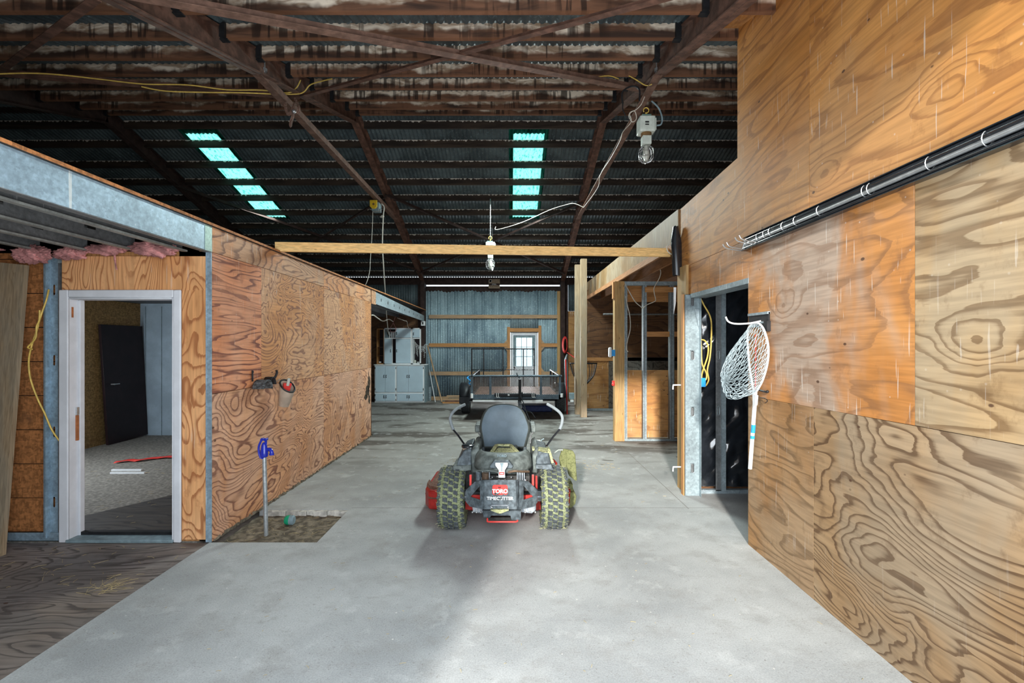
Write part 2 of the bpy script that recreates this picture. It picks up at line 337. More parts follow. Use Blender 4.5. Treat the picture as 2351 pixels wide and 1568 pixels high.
class MB:
    def __init__(s): s.bm = bmesh.new()
    def quadbox(s, c8):
        v = [s.bm.verts.new(p) for p in c8]
        for f in ((0, 3, 2, 1), (4, 5, 6, 7), (0, 1, 5, 4), (1, 2, 6, 5), (2, 3, 7, 6), (3, 0, 4, 7)):
            s.bm.faces.new([v[i] for i in f])
        return s
    def box(s, a, b):
        x0, x1 = sorted((a[0], b[0])); y0, y1 = sorted((a[1], b[1])); z0, z1 = sorted((a[2], b[2]))
        return s.quadbox([(x0, y0, z0), (x1, y0, z0), (x1, y1, z0), (x0, y1, z0), (x0, y0, z1), (x1, y0, z1), (x1, y1, z1), (x0, y1, z1)])
    def bar(s, p, q, wd, ht, up=(0, 0, 1)):
        p, q = Vector(p), Vector(q); d = (q - p).normalized(); r = d.cross(Vector(up)).normalized(); u = r.cross(d).normalized()
        r *= wd / 2; u *= ht / 2
        return s.quadbox([p - r - u, p + r - u, q + r - u, q - r - u, p - r + u, p + r + u, q + r + u, q - r + u])
    def prism(s, poly, vec):
        """extrude a closed 3-D polygon along vec"""
        vec = Vector(vec); a = [s.bm.verts.new(p) for p in poly]; b = [s.bm.verts.new(Vector(p) + vec) for p in poly]
        n = len(a); fs = [s.bm.faces.new(a), s.bm.faces.new(b[::-1])]
        for i in range(n): fs.append(s.bm.faces.new((a[i], b[i], b[(i + 1) % n], a[(i + 1) % n])))
        bmesh.ops.recalc_face_normals(s.bm, faces=fs); return s
    def tube(s, pts, r, seg=8, closed=False):
        pts = [Vector(p) for p in pts]; n = len(pts); rings = []; ref = None
        for i, p in enumerate(pts):
            if closed: t = (pts[(i + 1) % n] - pts[i - 1])
            else: t = pts[min(i + 1, n - 1)] - pts[max(i - 1, 0)]
            if t.length < 1e-9: t = Vector((0, 0, 1))
            t.normalize()
            if ref is None: ref = t.orthogonal().normalized()
            ref = (ref - t * ref.dot(t))
            if ref.length < 1e-6: ref = t.orthogonal()
            ref.normalize(); b = t.cross(ref)
            rr = r[i] if hasattr(r, '__len__') else r
            rings.append([s.bm.verts.new(p + (ref * math.cos(a) + b * math.sin(a)) * rr) for a in [2 * math.pi * j / seg for j in range(seg)]])
        m = n if closed else n - 1
        for i in range(m):
            A, B = rings[i], rings[(i + 1) % n]
            for j in range(seg): s.bm.faces.new((A[j], A[(j + 1) % seg], B[(j + 1) % seg], B[j]))
        if not closed:
            s.bm.faces.new(rings[0][::-1]); s.bm.faces.new(rings[-1])
        return s
    def cyl(s, p, q, r, r2=None, seg=16):
        return s.tube([p, q], [r, r if r2 is None else r2], seg)
    def ball(s, c, r, sc=(1, 1, 1), u=14, v=9):
        m = Matrix.Translation(Vector(c)) @ Matrix.Diagonal((*sc, 1))
        bmesh.ops.create_uvsphere(s.bm, u_segments=u, v_segments=v, radius=r, matrix=m); return s
    def lathe(s, prof, c, axis='z', seg=24):
        """prof: list of (radius, height along axis); closed surface of revolution"""
        c = Vector(c); rings = []
        for r, h in prof:
            ring = []
            for j in range(seg):
                a = 2 * math.pi * j / seg; u, v2 = r * math.cos(a), r * math.sin(a)
                ring.append(s.bm.verts.new(c + Vector({'z': (u, v2, h), 'x': (h, u, v2), 'y': (v2, h, u)}[axis])))
            rings.append(ring)
        for A, B in zip(rings, rings[1:]):
            for j in range(seg): s.bm.faces.new((A[j], A[(j + 1) % seg], B[(j + 1) % seg], B[j]))
        s.bm.faces.new(rings[0][::-1]); s.bm.faces.new(rings[-1]); return s
    def grid(s, fn, nu, nv, closed_u=False):
        vs = [[s.bm.verts.new(fn(i / nu, j / nv)) for j in range(nv + 1)] for i in range(nu + (0 if closed_u else 1))]
        for i in range(nu):
            A, B = vs[i], vs[(i + 1) % len(vs)]
            for j in range(nv): s.bm.faces.new((A[j], B[j], B[j + 1], A[j + 1]))
        return s
    def build(s, name, mat, parent=None, loc=None, smooth=True, bevel=0.0, angle=.7, solid=0.0, subsurf=0):
        bm = s.bm
        if solid == 0.0: bmesh.ops.recalc_face_normals(bm, faces=bm.faces[:])
        if loc is None:
            if parent is not None: loc = Vector((0, 0, 0))
            else:
                xs = [v.co for v in bm.verts]
                loc = Vector(((min(c.x for c in xs) + max(c.x for c in xs)) / 2, (min(c.y for c in xs) + max(c.y for c in xs)) / 2, min(c.z for c in xs)))
        loc = Vector(loc)
        base = Vector(loc)
        q = parent
        while q is not None: base += q.location; q = q.parent
        bmesh.ops.translate(bm, verts=bm.verts[:], vec=-base)
        me = bpy.data.meshes.new(name); bm.to_mesh(me); bm.free()
        if smooth:
            for p in me.polygons: p.use_smooth = True
            me.set_sharp_from_angle(angle=angle)
        me.materials.append(M[mat] if isinstance(mat, str) else mat)
        o = bpy.data.objects.new(name, me); COL.objects.link(o); o.location = loc
        if parent is not None: o.parent = parent
        if solid:
            md = o.modifiers.new('thickness', 'SOLIDIFY'); md.thickness = solid; md.offset = 0
        if bevel:
            md = o.modifiers.new('bevel', 'BEVEL'); md.width = bevel; md.segments = 2; md.limit_method = 'ANGLE'
        if subsurf:
            md = o.modifiers.new('subsurf', 'SUBSURF'); md.levels = subsurf; md.render_levels = subsurf
        return o

def tag(o, label, cat, group=None, kind=None):
    if label: o['label'] = label
    if cat: o['category'] = cat
    if group: o['group'] = group
    if kind: o['kind'] = kind
    return o
def thing(name, label, cat, loc, group=None):
    o = bpy.data.objects.new(name, None); COL.objects.link(o); o.location = loc; o.empty_display_size = .1
    return tag(o, label, cat, group)
def struct(name, loc=(0, 0, 0), label=None):
    o = bpy.data.objects.new(name, None); COL.objects.link(o); o.location = loc; o['kind'] = 'structure'
    if label: o['label'] = label
    return o
def sbox(name, a, b, mat, parent=None, bevel=0.0):
    o = MB().box(a, b).build(name, mat, parent, bevel=bevel)
    if parent is None: o['kind'] = 'structure'
    return o
def copy_tree(o, parent=None):
    c = o.copy(); COL.objects.link(c)
    if parent is not None: c.parent = parent
    for ch in list(o.children): copy_tree(ch, c)
    return c
def text(name, body, size, org, xdir, up, mat, parent, depth=.002, bold=0.0):
    cu = bpy.data.curves.new(name, 'FONT'); cu.body = body; cu.size = size; cu.extrude = depth; cu.align_x = 'CENTER'; cu.align_y = 'CENTER'; cu.offset = bold
    t = bpy.data.objects.new(name + '_curve', cu); COL.objects.link(t)
    dg = bpy.context.evaluated_depsgraph_get(); me = bpy.data.meshes.new_from_object(t.evaluated_get(dg))
    bpy.data.objects.remove(t)
    X = Vector(xdir).normalized(); U = Vector(up).normalized(); Z = X.cross(U)
    base = Vector((0, 0, 0)); q = parent
    while q is not None: base += q.location; q = q.parent
    m = Matrix((X, U, Z)).transposed().to_4x4(); m.translation = Vector(org) - base
    me.transform(m); me.materials.clear(); me.materials.append(M[mat])
    o = bpy.data.objects.new(name, me); COL.objects.link(o); o.parent = parent; return o
def smoothpath(pts, k=6):
    """Catmull-Rom through the points"""
    pts = [Vector(p) for p in pts]; out = []
    for i in range(len(pts) - 1):
        p0 = pts[max(i - 1, 0)]; p1 = pts[i]; p2 = pts[i + 1]; p3 = pts[min(i + 2, len(pts) - 1)]
        for j in range(k):
            t = j / k
            out.append(.5 * ((2 * p1) + (p2 - p0) * t + (2 * p0 - 5 * p1 + 4 * p2 - p3) * t * t + (3 * p1 - p0 - 3 * p2 + p3) * t ** 3))
    out.append(pts[-1]); return out
# ================================================================ STRUCTURE
XL, XR = -2.566, 2.018            # inner faces of the two long plywood walls
fl = MB()
for x0, x1, y0, y1 in ((-2.58, 7, -6, 4.07), (-1.66, 7, 4.07, 4.88), (-2.58, 7, 4.88, 14.5), (-7, -2.58, 8.95, 14.5)):
    fl.box((x0, y0, -.10), (x1, y1, 0))
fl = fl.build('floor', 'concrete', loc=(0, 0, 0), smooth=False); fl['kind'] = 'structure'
g = MB().box((-40, -40, -.16), (40, 40, -.11)).build('ground', 'gravel', smooth=False); g['kind'] = 'structure'
def rough(u, v, x0, x1, y0, y1, z, a):
    x = x0 + (x1 - x0) * u; y = y0 + (y1 - y0) * v
    return (x, y, z + a * (math.sin(x * 23 + y * 9) + math.sin(y * 31 - x * 7) + math.sin(x * 61 + y * 47) * .6))
pit = MB().grid(lambda u, v: rough(u, v, -2.566, -1.665, 4.075, 4.875, -.055, .004), 40, 36).build('floor_pit', 'dirt'); pit['kind'] = 'structure'
edge = MB()
for i in range(12):
    x0 = -2.5 + i * .07
    edge.box((x0, 4.85 - .008 * (i % 3), -.09), (x0 + .068, 4.882, -.004 - .003 * (i % 2)))
edge = edge.build('trim_1', plain('broken_concrete_edge', (.56, .54, .49), .9, 0, .35, 20)); edge['kind'] = 'structure'
dk = struct('floor_deck')
MB().box((-7, -1, -.09), (-2.582, 2.36, .0)).build('plywood_sheet', 'deck', dk, loc=(-4, 1, 0), smooth=False)
MB().box((-7, 2.364, -.09), (-2.582, 3.25, .0)).build('plywood_sheet', 'deck', dk, loc=(-4, 3, 0), smooth=False)
MB().box((-7, 3.254, -.09), (-2.582, 4.06, .0)).build('plywood_sheet', 'deck', dk, loc=(-4, 4, 0), smooth=False)

# ---- roof iron (two slopes), open where the skylight sheets lie
RIDGE_Y, SL, ZS = 8.0, .3, 5.68
def roof_z(y): return ZS - SL * abs(y - RIDGE_Y)
SKY = ((.05, .61), (-5.87, -5.31)); SY0, SY1 = 8.58, 11.22
pitch, amp, nper = .0747, .010, 6
def wave(x): return amp * math.sin(2 * math.pi * x / pitch)
def roof_sheet(y0, y1, rows, holes):
    mb = MB(); bm = mb.bm; n = int((7.0 + 11.2) / pitch * nper); xs = [-11.2 + i * pitch / nper for i in range(n + 1)]
    ys = rows; V = [[bm.verts.new((x, y, roof_z(y) + wave(x))) for y in ys] for x in xs]
    for i in range(n):
        xc = (xs[i] + xs[i + 1]) / 2
        for j in range(len(ys) - 1):
            yc = (ys[j] + ys[j + 1]) / 2
            if holes and SY0 < yc < SY1 and any(a < xc < b for a, b in SKY): continue
            bm.faces.new((V[i][j], V[i + 1][j], V[i + 1][j + 1], V[i][j + 1]))
    return mb
ceil = struct('ceiling')
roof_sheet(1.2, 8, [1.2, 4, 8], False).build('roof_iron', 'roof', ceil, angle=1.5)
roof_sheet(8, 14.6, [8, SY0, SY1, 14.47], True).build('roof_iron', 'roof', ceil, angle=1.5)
for (a, b), nm in zip(SKY, ('middle', 'left')):
    mb = MB(); n = int((b - a + .16) / pitch * nper); x0 = a - .08
    mb.grid(lambda u, v: (x0 + u * (b - a + .16), SY0 - .12 + v * (SY1 - SY0 + .2), roof_z(SY0 - .12 + v * (SY1 - SY0 + .2)) + wave(x0 + u * (b - a + .16)) - .006), n, 4)
    o = mb.build('skylight', 'skylight', angle=1.5)
    tag(o, {'middle': 'green translucent corrugated skylight strip near the middle of the far roof slope', 'left': 'green translucent corrugated skylight strip over the dark left side of the roof'}[nm], 'skylight', 'roof skylights')
MB().prism([(-11.2, 7.8, 5.645), (-11.2, 8.2, 5.645), (-11.2, 8.0, 5.70)], (18.2, 0, 0)).build('ridge_cap', 'rust_dk', ceil)

# ---- outer shell
for nm, a, b in (('wall_left_outer', (-11.3, 1.2, -.1), (-11.2, 14.5, 5.7)), ('wall_right_outer', (7.0, -.5, -.1), (7.1, 14.5, 5.7)),
                 ('wall_front_left', (-11.2, 1.35, -.1), (-5.2, 1.45, 3.65)), ('wall_front_right', (2.12, 1.35, -.1), (7, 1.45, 3.65))):
    sbox(nm, a, b, 'roof')
# tall unseen panel added left of the camera to shade the left floor
sbox('sun_shade_panel', (-9.5, -.36, -.05), (-1.02, -.30, 3.9), 'ply_loft')
# lintel over the wide front opening
sbox('wall_front_lintel', (-5.2, 1.25, 3.35), (2.12, 1.33, 3.62), 'rust_dk')

# ---- back wall
YB = 14.4
bw = struct('wall_back', (0, YB, 0))
def corr_panel(x0, x1, z0, z1, y, mat, parent, ragged=0.0, p=.0747, name='corrugated_panel'):
    n = max(6, int((x1 - x0) / p * 6)); mb = MB()
    def f(u, v):
        x = x0 + (x1 - x0) * u
        top = z1 - (ragged * (.5 + .5 * math.sin(x * 9.1) * math.cos(x * 3.7 + 1) + .25 * math.sin(x * 61)) if ragged else 0)
        return (x, y + .012 * math.sin(2 * math.pi * x / p), z0 + (top - z0) * v)
    mb.grid(f, n, 1)
    return mb.build(name, mat, parent, angle=1.5, solid=.0008)
DX0, DX1, DZ = -.01, .84, 2.05
corr_panel(-2.56, DX0, 0, 3.33, YB, 'backiron', bw, .06)
corr_panel(DX1, 1.50, 0, 3.33, YB, 'backiron', bw, .05)
corr_panel(DX0, DX1, DZ, 3.33, YB, 'backiron', bw, .05)
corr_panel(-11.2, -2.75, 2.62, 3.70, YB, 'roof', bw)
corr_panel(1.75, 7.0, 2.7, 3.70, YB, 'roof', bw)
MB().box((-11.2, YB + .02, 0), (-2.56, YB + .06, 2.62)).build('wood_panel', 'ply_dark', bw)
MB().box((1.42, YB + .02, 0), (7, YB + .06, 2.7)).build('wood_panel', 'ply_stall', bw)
MB().box((-11.2, YB - .02, 3.50), (7, YB + .05, 3.722)).build('eave_plate', 'rust_dk', bw)
MB().box((-2.56, YB + .02, 3.18), (1.50, YB + .05, 3.458)).build('door_header', 'rust_dk', bw)
MB().box((-2.80, YB - .05, 0), (-2.56, YB + .05, 3.5)).build('jamb_board', 'rust_dk', bw)
MB().box((1.50, YB - .05, 0), (1.74, YB + .05, 3.5)).build('jamb_board', 'rust_dk', bw)
for z in (2.53, 1.67, .815, .06):
    if z == 2.53: spans = ((-2.46, 1.42),)
    else: spans = ((-2.46, -.09), (.93, 1.42))
    for a, b in spans:
        MB().box((a, YB - .075, z - .055), (b, YB - .022, z + .055)).build('girt', 'girt' if z != 1.67 else 'frame_wood_x', bw)
MB().box((1.41, YB - .07, 0), (1.50, YB - .02, 3.30)).build('stile_board', 'post_y', bw)
for x0, x1, z0, z1 in ((-.10, -.012, 0, 2.22), (.845, .93, 0, 2.26), (-.012, .845, 2.07, 2.18)):
    MB().box((x0, YB - .09, z0), (x1, YB - .02, z1)).build('door_framing', 'frame_wood' if z0 == 0 else 'frame_wood_x', bw)
for sx, cx in ((1, .93), (-1, -.10)):
    for sz, cz in ((1, 1.725), (-1, 1.61), (1, .87)):
        MB().prism([(cx, YB - .08, cz), (cx + sx * .10, YB - .08, cz), (cx, YB - .08, cz + sz * .12)], (0, .02, 0)).build('corner_brace', 'girt', bw)
for x, z0, z1 in ((-.30, 2.62, 3.22), (.335, 2.75, 3.15)):     # daylight through split seams, painted as white slivers
    MB().prism([(x, YB + .013, z0), (x + .012, YB + .013, (z0 + z1) / 2), (x + .004, YB + .013, z1), (x - .012, YB + .013, (z0 + z1) / 2)], (0, .001, 0)).build('painted_seam_light', 'white_pl', bw)

# back door: white frame, half glass with a 3 x 3 grille
d2 = struct('door_2', (.41, YB, 0))
for a, b in (((0, -.04, 0), (.07, .06, 2.05)), ((.76, -.04, 0), (.83, .06, 2.05)), ((.07, -.04, 1.98), (.76, .06, 2.05))):
    MB().box((a[0], YB + a[1], a[2]), (b[0], YB + b[1], b[2])).build('door_frame', 'door_white', d2, bevel=.006)
for a, b in (((.075, .0, .01), (.755, .04, 1.03)), ((.075, .0, 1.03), (.17, .04, 1.975)), ((.66, .0, 1.03), (.755, .04, 1.975)), ((.17, .0, 1.90), (.66, .04, 1.975))):
    MB().box((a[0], YB + a[1], a[2]), (b[0], YB + b[1], b[2])).build('door_panel', 'grey_plastic' if a[2] > 1 else 'door_white', d2)
MB().box((.17, YB + .015, 1.03), (.66, YB + .020, 1.90)).build('glass_pane', glassy('bright_pane', (.85, .96, .97), .6), d2)
mb = MB()
for i in (1, 2):
    mb.box((.17 + i * .1633 - .008, YB + .004, 1.03), (.17 + i * .1633 + .008, YB + .014, 1.90))
    mb.box((.17, YB + .004, 1.03 + i * .29 - .008), (.66, YB + .014, 1.03 + i * .29 + .008))
mb.build('grille', 'grey_plastic', d2)
MB().cyl((.12, YB - .06, 1.0), (.12, YB, 1.0), .022).ball((.12, YB - .065, 1.0), .03).build('door_knob', 'black', d2)

# ---- left long wall (plywood), its sheets
wl = struct('wall_left', (XL, 4.08, 0))
MB().box((XL - .12, 4.10, 0), (XL - .02, 8.72, 2.70)).build('stud_core', 'frame_wood', wl, smooth=False)
def sheetL(y0, y1, z0, z1, mat):
    g_ = .0025
    MB().box((XL - .018, y0 + g_, z0 + g_), (XL, y1 - g_, z1 - g_)).build('plywood_sheet', mat, wl, smooth=False)
sheetL(4.085, 6.53, 2.49, 2.71, 'ply_left_band'); sheetL(6.53, 8.75, 2.47, 2.71, 'ply_left_band')
sheetL(4.085, 4.89, 1.27, 2.49, 'ply_left_hi'); sheetL(4.89, 6.53, 1.27, 2.49, 'ply_left_patchy'); sheetL(6.53, 8.75, 1.27, 2.47, 'ply_left_patchy')
sheetL(4.085, 6.53, .0, 1.27, 'ply_left_low'); sheetL(6.53, 8.75, .0, 1.27, 'ply_left_low')
MB().box((XL - .13, 8.73, 0), (XL - .0, 8.76, 2.70)).build('end_board', 'ply_dark', wl)
mb = MB()
random.seed(3)
for i in range(150):
    y = 4.1 + i * .031; h = random.uniform(.004, .03)
    mb.box((XL, y, 0), (XL + random.uniform(.004, .02), y + .03, h))
mb.build('floor_grime', 'dirt', wl)

mb = MB(); random.seed(9)
for cy_, cz_, ry, rz_ in ((8.52, .86, .13, .12), (8.60, 1.02, .08, .16), (8.42, .76, .10, .05), (8.62, .70, .06, .10)):
    mb.prism([(XL, cy_ + ry * math.cos(a) * random.uniform(.6, 1.2), cz_ + rz_ * math.sin(a) * random.uniform(.6, 1.2)) for a in [2 * math.pi * k / 18 for k in range(18)]], (.0015, 0, 0))
mb.build('rotted_patch', plain('rotted_wood', (.07, .05, .03), .9, 0, .9, 30), wl)
# ---- stall wall with the white door (faces the camera), y = 4.08
YD = 4.08
ws = struct('wall_stall', (-3.3, YD, 0))
def pd(x, z): return (x, YD, z)
MB().box((-3.855, YD, 2.163), (-2.615, YD + .018, 2.455)).build('plywood_sheet', 'ply_door', ws, smooth=False)
MB().box((-2.822, YD, .02), (-2.615, YD + .018, 2.163)).build('plywood_sheet', 'ply_door', ws, smooth=False)
for i in range(9):                                                  # sheathing boards left of the door
    z0 = .05 + i * .30
    MB().box((-7.0, YD + .10, z0), (-3.86, YD + .115, min(z0 + .293, 2.50))).build('sheathing_board', 'osb', ws, smooth=False)
MB().box((-7, YD + .116, 0), (-3.86, YD + .14, 2.5)).build('backing', 'black', ws)
MB().box((-2.86, YD + .02, 0), (XL - .02, YD + .12, 2.5)).build('stud_core', 'frame_wood', ws, smooth=False)
MB().box((-3.86, YD + .02, 2.18), (XL - .02, YD + .12, 2.5)).build('stud_core', 'frame_wood', ws, smooth=False)

d1 = struct('door_1', (-3.35, YD, 0))
def dj(a, b, name='door_casing', bev=.008): MB().box(a, b).build(name, 'door_white', d1, bevel=bev)
dj((-3.865, YD - .022, 0), (-3.785, YD + .0, 2.165)); dj((-2.885, YD - .022, 0), (-2.822, YD, 2.165)); dj((-3.785, YD - .022, 2.10), (-2.885, YD, 2.165))
dj((-3.80, YD - .018, 0), (-3.785, YD + .12, 2.10), 'door_jamb'); dj((-2.90, YD - .018, 0), (-2.885, YD + .12, 2.10), 'door_jamb'); dj((-3.785, YD - .018, 2.085), (-2.90, YD + .12, 2.10), 'door_jamb')
dj((-3.785, YD + .075, 0), (-3.765, YD + .12, 2.085), 'door_stop', .004); dj((-2.92, YD + .075, 0), (-2.90, YD + .12, 2.085), 'door_stop', .004)
MB().box((-3.80, YD - .03, 0), (-2.885, YD + .13, .028)).build('threshold', 'grey_plastic', d1, bevel=.006)
MB().box((-3.785, YD + .08, .028), (-2.90, YD + .125, .055)).build('door_sweep', 'black', d1)
MB().box((-3.786, YD + .05, .86), (-3.772, YD + .072, 1.08)).build('strike_plate', 'orange_clay', d1)
MB().box((-3.786, YD + .05, 1.085), (-3.77, YD + .074, 1.15)).build('latch', 'steel', d1)
MB().box((-3.784, YD + .012, 1.93), (-3.782, YD + .03, 2.02)).build('hinge_mark', 'orange_clay', d1)

# room behind the door
wr = struct('wall_room', (-6.9, 6, 0))
MB().box((-6.98, 4.3, 0), (-6.90, 8.9, 2.45)).build('sheathing_board', 'osb_y', wr)
wb = struct('wall_room_back', (-5, 8.85, 0))
mb = MB().box((-6.9, 8.85, 0), (-2.7, 8.90, 2.48)); mb.build('wall_panel', 'panel_blue', wb)
mb = MB()
for i in range(14): mb.box((-6.8 + i * .3, 8.838, 0), (-6.795 + i * .3, 8.852, 2.4))
mb.build('panel_rib', 'grey_plastic', wb)
sbox('ceiling_room', (-6.95, 4.22, 2.455), (-2.70, 8.88, 2.48), 'ceiling_panel')
fr = struct('floor_room')
MB().box((-7, 4.09, -.09), (-2.70, 8.94, .0)).build('slab', 'room_floor', fr)
MB().prism([(-4.3, 4.22, 0.0), (-2.72, 4.22, 0.0), (-2.72, 5.42, 0.0), (-3.72, 5.42, 0.0), (-4.3, 4.5, 0)], (0, 0, .012)).build('plywood_sheet', 'mat', fr)

# ---- loft deck above the left rooms and its rim beams
lf = struct('ceiling_left', (-4.8, 4, 2.71))
MB().box((-11.2, 1.75, 2.712), (XL + .02, 14.35, 2.732)).build('loft_deck', 'loft_top', lf, smooth=False)
MB().box((XL + .02, 1.75, 2.712), (XL + .024, 14.35, 2.733)).build('deck_edge', 'osb', lf, smooth=False)
for i in range(16):
    x = -4.8 + (i % 2) * 0
rim = struct('trim_2', (XL, 3, 2.5))
MB().prism([(XL, 1.75, 2.49), (XL, 1.75, 2.71), (XL, 4.08, 2.71), (XL, 4.08, 2.495)], (-.004, 0, 0)).build('rim_face', 'galv_blue', rim, smooth=False)
MB().box((XL - .055, 1.75, 2.487), (XL, 4.08, 2.491)).build('rim_lip', 'galv_dk', rim)
MB().box((XL - .058, 1.75, 2.487), (XL - .054, 4.08, 2.515)).build('rim_lip', 'galv_lip', rim)
MB().box((XL - .004, 3.985, 2.492), (XL + .003, 4.078, 2.708)).build('splice_plate', galv('green_splice', (.30, .42, .38), .5), rim)
rim2 = struct('trim_3', (XL, 11, 2.5))
hb = MB(); Y0, Y1 = 9.05, 14.33
def rz(y, t): return (2.47 if t == 0 else 2.70) - (.10 if t == 0 else .16) * (y - 8.75) / 5.6
hb.prism([(XL, Y0, rz(Y0, 0)), (XL, Y0, rz(Y0, 1)), (XL, Y1, rz(Y1, 1)), (XL, Y1, rz(Y1, 0))], (-.004, 0, 0)).build('rim_face', 'galv', rim2, smooth=False)
hb = MB()
for i in range(9):
    y = Y0 + .35 + i * .52; z = (rz(y, 0) + rz(y, 1)) / 2
    hb.box((XL, y, z - .025), (XL + .002, y + .045, z + .03))
hb.build('rim_slot', 'black', rim2)
MB().prism([(XL + .0, 8.75, 2.45), (XL + .0, 8.75, 2.71), (XL + .0, Y0, 2.70), (XL, Y0, 2.45)], (-.018, 0, 0)).build('plywood_strip', 'ply_left_band', rim2)

# ---- right long wall
wrt = struct('wall_right', (XR, 4, 0))
def sheetR(poly, mat, t=.018):
    MB().prism([(XR, y, z) for y, z in poly], (t, 0, 0)).build('plywood_sheet', mat, wrt, smooth=False)
q = .002
def rect(y0, y1, z0, z1): return [(y0 + q, z0 + q), (y1 - q, z0 + q), (y1 - q, z1 - q), (y0 + q, z1 - q)]
sheetR([(5.67, 2.592), (5.67, 3.30), (4.222, 3.355), (4.222, 4.525), (3.208, 4.22), (3.208, 2.592)], 'ply_right_hi')
sheetR([(3.204, 2.592), (3.204, 4.21), (1.45, 3.68), (1.45, 2.592)], 'ply_right_hi')
sheetR([(5.67, 2.262), (5.67, 2.588), (4.812, 2.588), (4.812, 2.262)], 'ply_right_hi2')
sheetR([(4.808, 2.262), (4.808, 2.588), (2.372, 2.588), (2.372, 1.294), (4.03, 1.262), (4.03, 2.262)], 'ply_right_grey')
sheetR([(1.45, 1.309), (1.45, 2.588), (2.368, 2.588), (2.368, 1.294)], 'ply_right_tan')
sheetR([(4.03, 0.0), (4.03, 1.258), (3.163, 1.278), (3.163, 0.0)], 'ply_right_low2')
sheetR([(3.159, 0.0), (3.159, 1.278), (1.45, 1.306), (1.45, 0.0)], 'ply_right_low')
MB().box((XR + .018, 1.45, 0), (XR + .11, 4.02, 3.3)).build('stud_core', 'frame_wood', wrt, smooth=False)
MB().box((XR + .018, 4.02, 2.3), (XR + .11, 5.66, 3.3)).build('stud_core', 'frame_wood', wrt, smooth=False)
MB().box((XR + .018, 1.45, 3.3), (XR + .11, 4.20, 3.75)).build('stud_core', 'frame_wood', wrt, smooth=False)
MB().prism([(1.80, 4.22, 4.50), (2.018, 4.22, 4.50), (2.018, 2.6, 4.02), (1.80, 2.6, 4.02)], (0, 0, .02)).build('soffit_strip', 'ply_right_hi', wrt)
MB().box((XR - .004, 4.02, 2.215), (XR + .17, 5.32, 2.262)).build('opening_header', 'galv', wrt)
MB().box((1.99, 5.38, 0), (2.16, 5.66, 2.60)).build('corner_post', 'post_y', wrt)
MB().box((1.942, 5.335, 0), (1.954, 5.40, 2.262)).build('edge_strip', 'frame_wood', wrt)

# right ceiling deck, joists and stall partitions
cr = struct('ceiling_right', (4, 9, 3.1))
MB().box((2.03, 1.5, 3.10), (7, 14.35, 3.13)).build('loft_deck', 'ply_dark', cr)
MB().box((2.0, 5.67, 2.87), (2.03, 14.3, 3.31)).build('header_board', 'ply_loft', cr)
MB().box((1.965, 5.70, 2.85), (2.0, 14.3, 2.935)).build('ledger_board', 'joist_y', cr)
for x in (2.33, 2.80, 3.27, 3.74, 4.21, 4.68):
    MB().box((x, 5.5, 2.88), (x + .04, 14.3, 3.10)).build('joist', 'joist_y', cr)
st = struct('wall_stall_right', (4, 12.2, 0))
MB().box((1.93, 12.20, .05), (7, 12.22, 1.30)).build('plywood_sheet', 'ply_stall', st)
MB().box((1.93, 12.17, 1.27), (7, 12.22, 1.355)).build('rail_board', 'frame_wood_x', st)
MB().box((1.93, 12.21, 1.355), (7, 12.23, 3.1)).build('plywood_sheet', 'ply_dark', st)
MB().box((1.93, 12.15, .0), (7, 12.20, .05)).build('sill_board', 'galv_lt', st)
MB().box((2.52, 12.18, .05), (2.78, 12.20, 1.27)).build('grey_board', 'ply_greyboard', st)
MB().box((3.0, 12.17, 1.0), (4.4, 12.195, 1.36)).build('grey_board', 'ply_greyboard', st)
st2 = struct('wall_stall_front', (2.4, 8.45, 0))
MB().box((2.02, 8.45, .04), (3.2, 8.465, 1.235)).build('plywood_sheet', 'ply_stall', st2)
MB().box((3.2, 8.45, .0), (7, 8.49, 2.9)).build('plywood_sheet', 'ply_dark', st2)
# black plastic lined wall inside the near right opening
pw = struct('wall_plastic', (3, 5.45, 0))
def crumple(u, v):
    x = 2.12 + 3.0 * u; z = .06 + 2.5 * v
    a = math.sin(x * 17 + 3 * math.sin(z * 5)) * math.sin(z * 11 + 2 * math.sin(x * 9)); b = math.sin(x * 41 - z * 23 + 2 * math.sin(z * 13))
    return (x, 5.47 + .018 * a + .010 * b + .006 * math.sin(x * 71 + 5 * math.sin(z * 31)), z)
MB().grid(crumple, 90, 80).build('plastic_sheet', 'black_gloss', pw, angle=3)
MB().box((2.10, 5.53, 0), (7, 5.57, 2.85)).build('backing_board', 'ply_dark', pw)
mb = MB().box((2.12, 5.40, 0), (5.1, 5.46, .04)); mb.build('bottom_track', 'galv', pw)
# ================================================================ ROOF FRAME
ZB, ZP = 5.42, 5.54               # rafter underside and purlin underside at the ridge
def und(y, z0): return z0 - SL * abs(y - RIDGE_Y)
FX = (-6.80, -2.62, 1.56)
NEAR = (3.03, 3.63, 4.22, 4.82, 5.45, 6.10, 6.78, 7.40, 7.90)
FAR = (8.28, 8.74, 9.30, 9.83, 10.37, 10.92, 11.48, 12.0, 12.5, 13.0, 13.5, 14.02)
names = {-6.80: 'dark steel roof frame farthest left, half lost in shadow', -2.62: 'rusty steel roof frame crossing above the left plywood wall', 1.56: 'rusty steel roof frame beside the right plywood wall'}
def beam(mb, x, ya, za, yb, zb, h=.24, wf=.12):
    """rolled steel section running in depth: bottom flange, web, top flange"""
    for p, q_, ww, hh, off in (((x, ya, za), (x, yb, zb), wf, .012, .006), ((x, ya, za), (x, yb, zb), .010, h, h / 2), ((x, ya, za), (x, yb, zb), wf, .010, h - .006)):
        mb.bar((p[0], p[1], p[2] + off), (q_[0], q_[1], q_[2] + off), ww, hh)
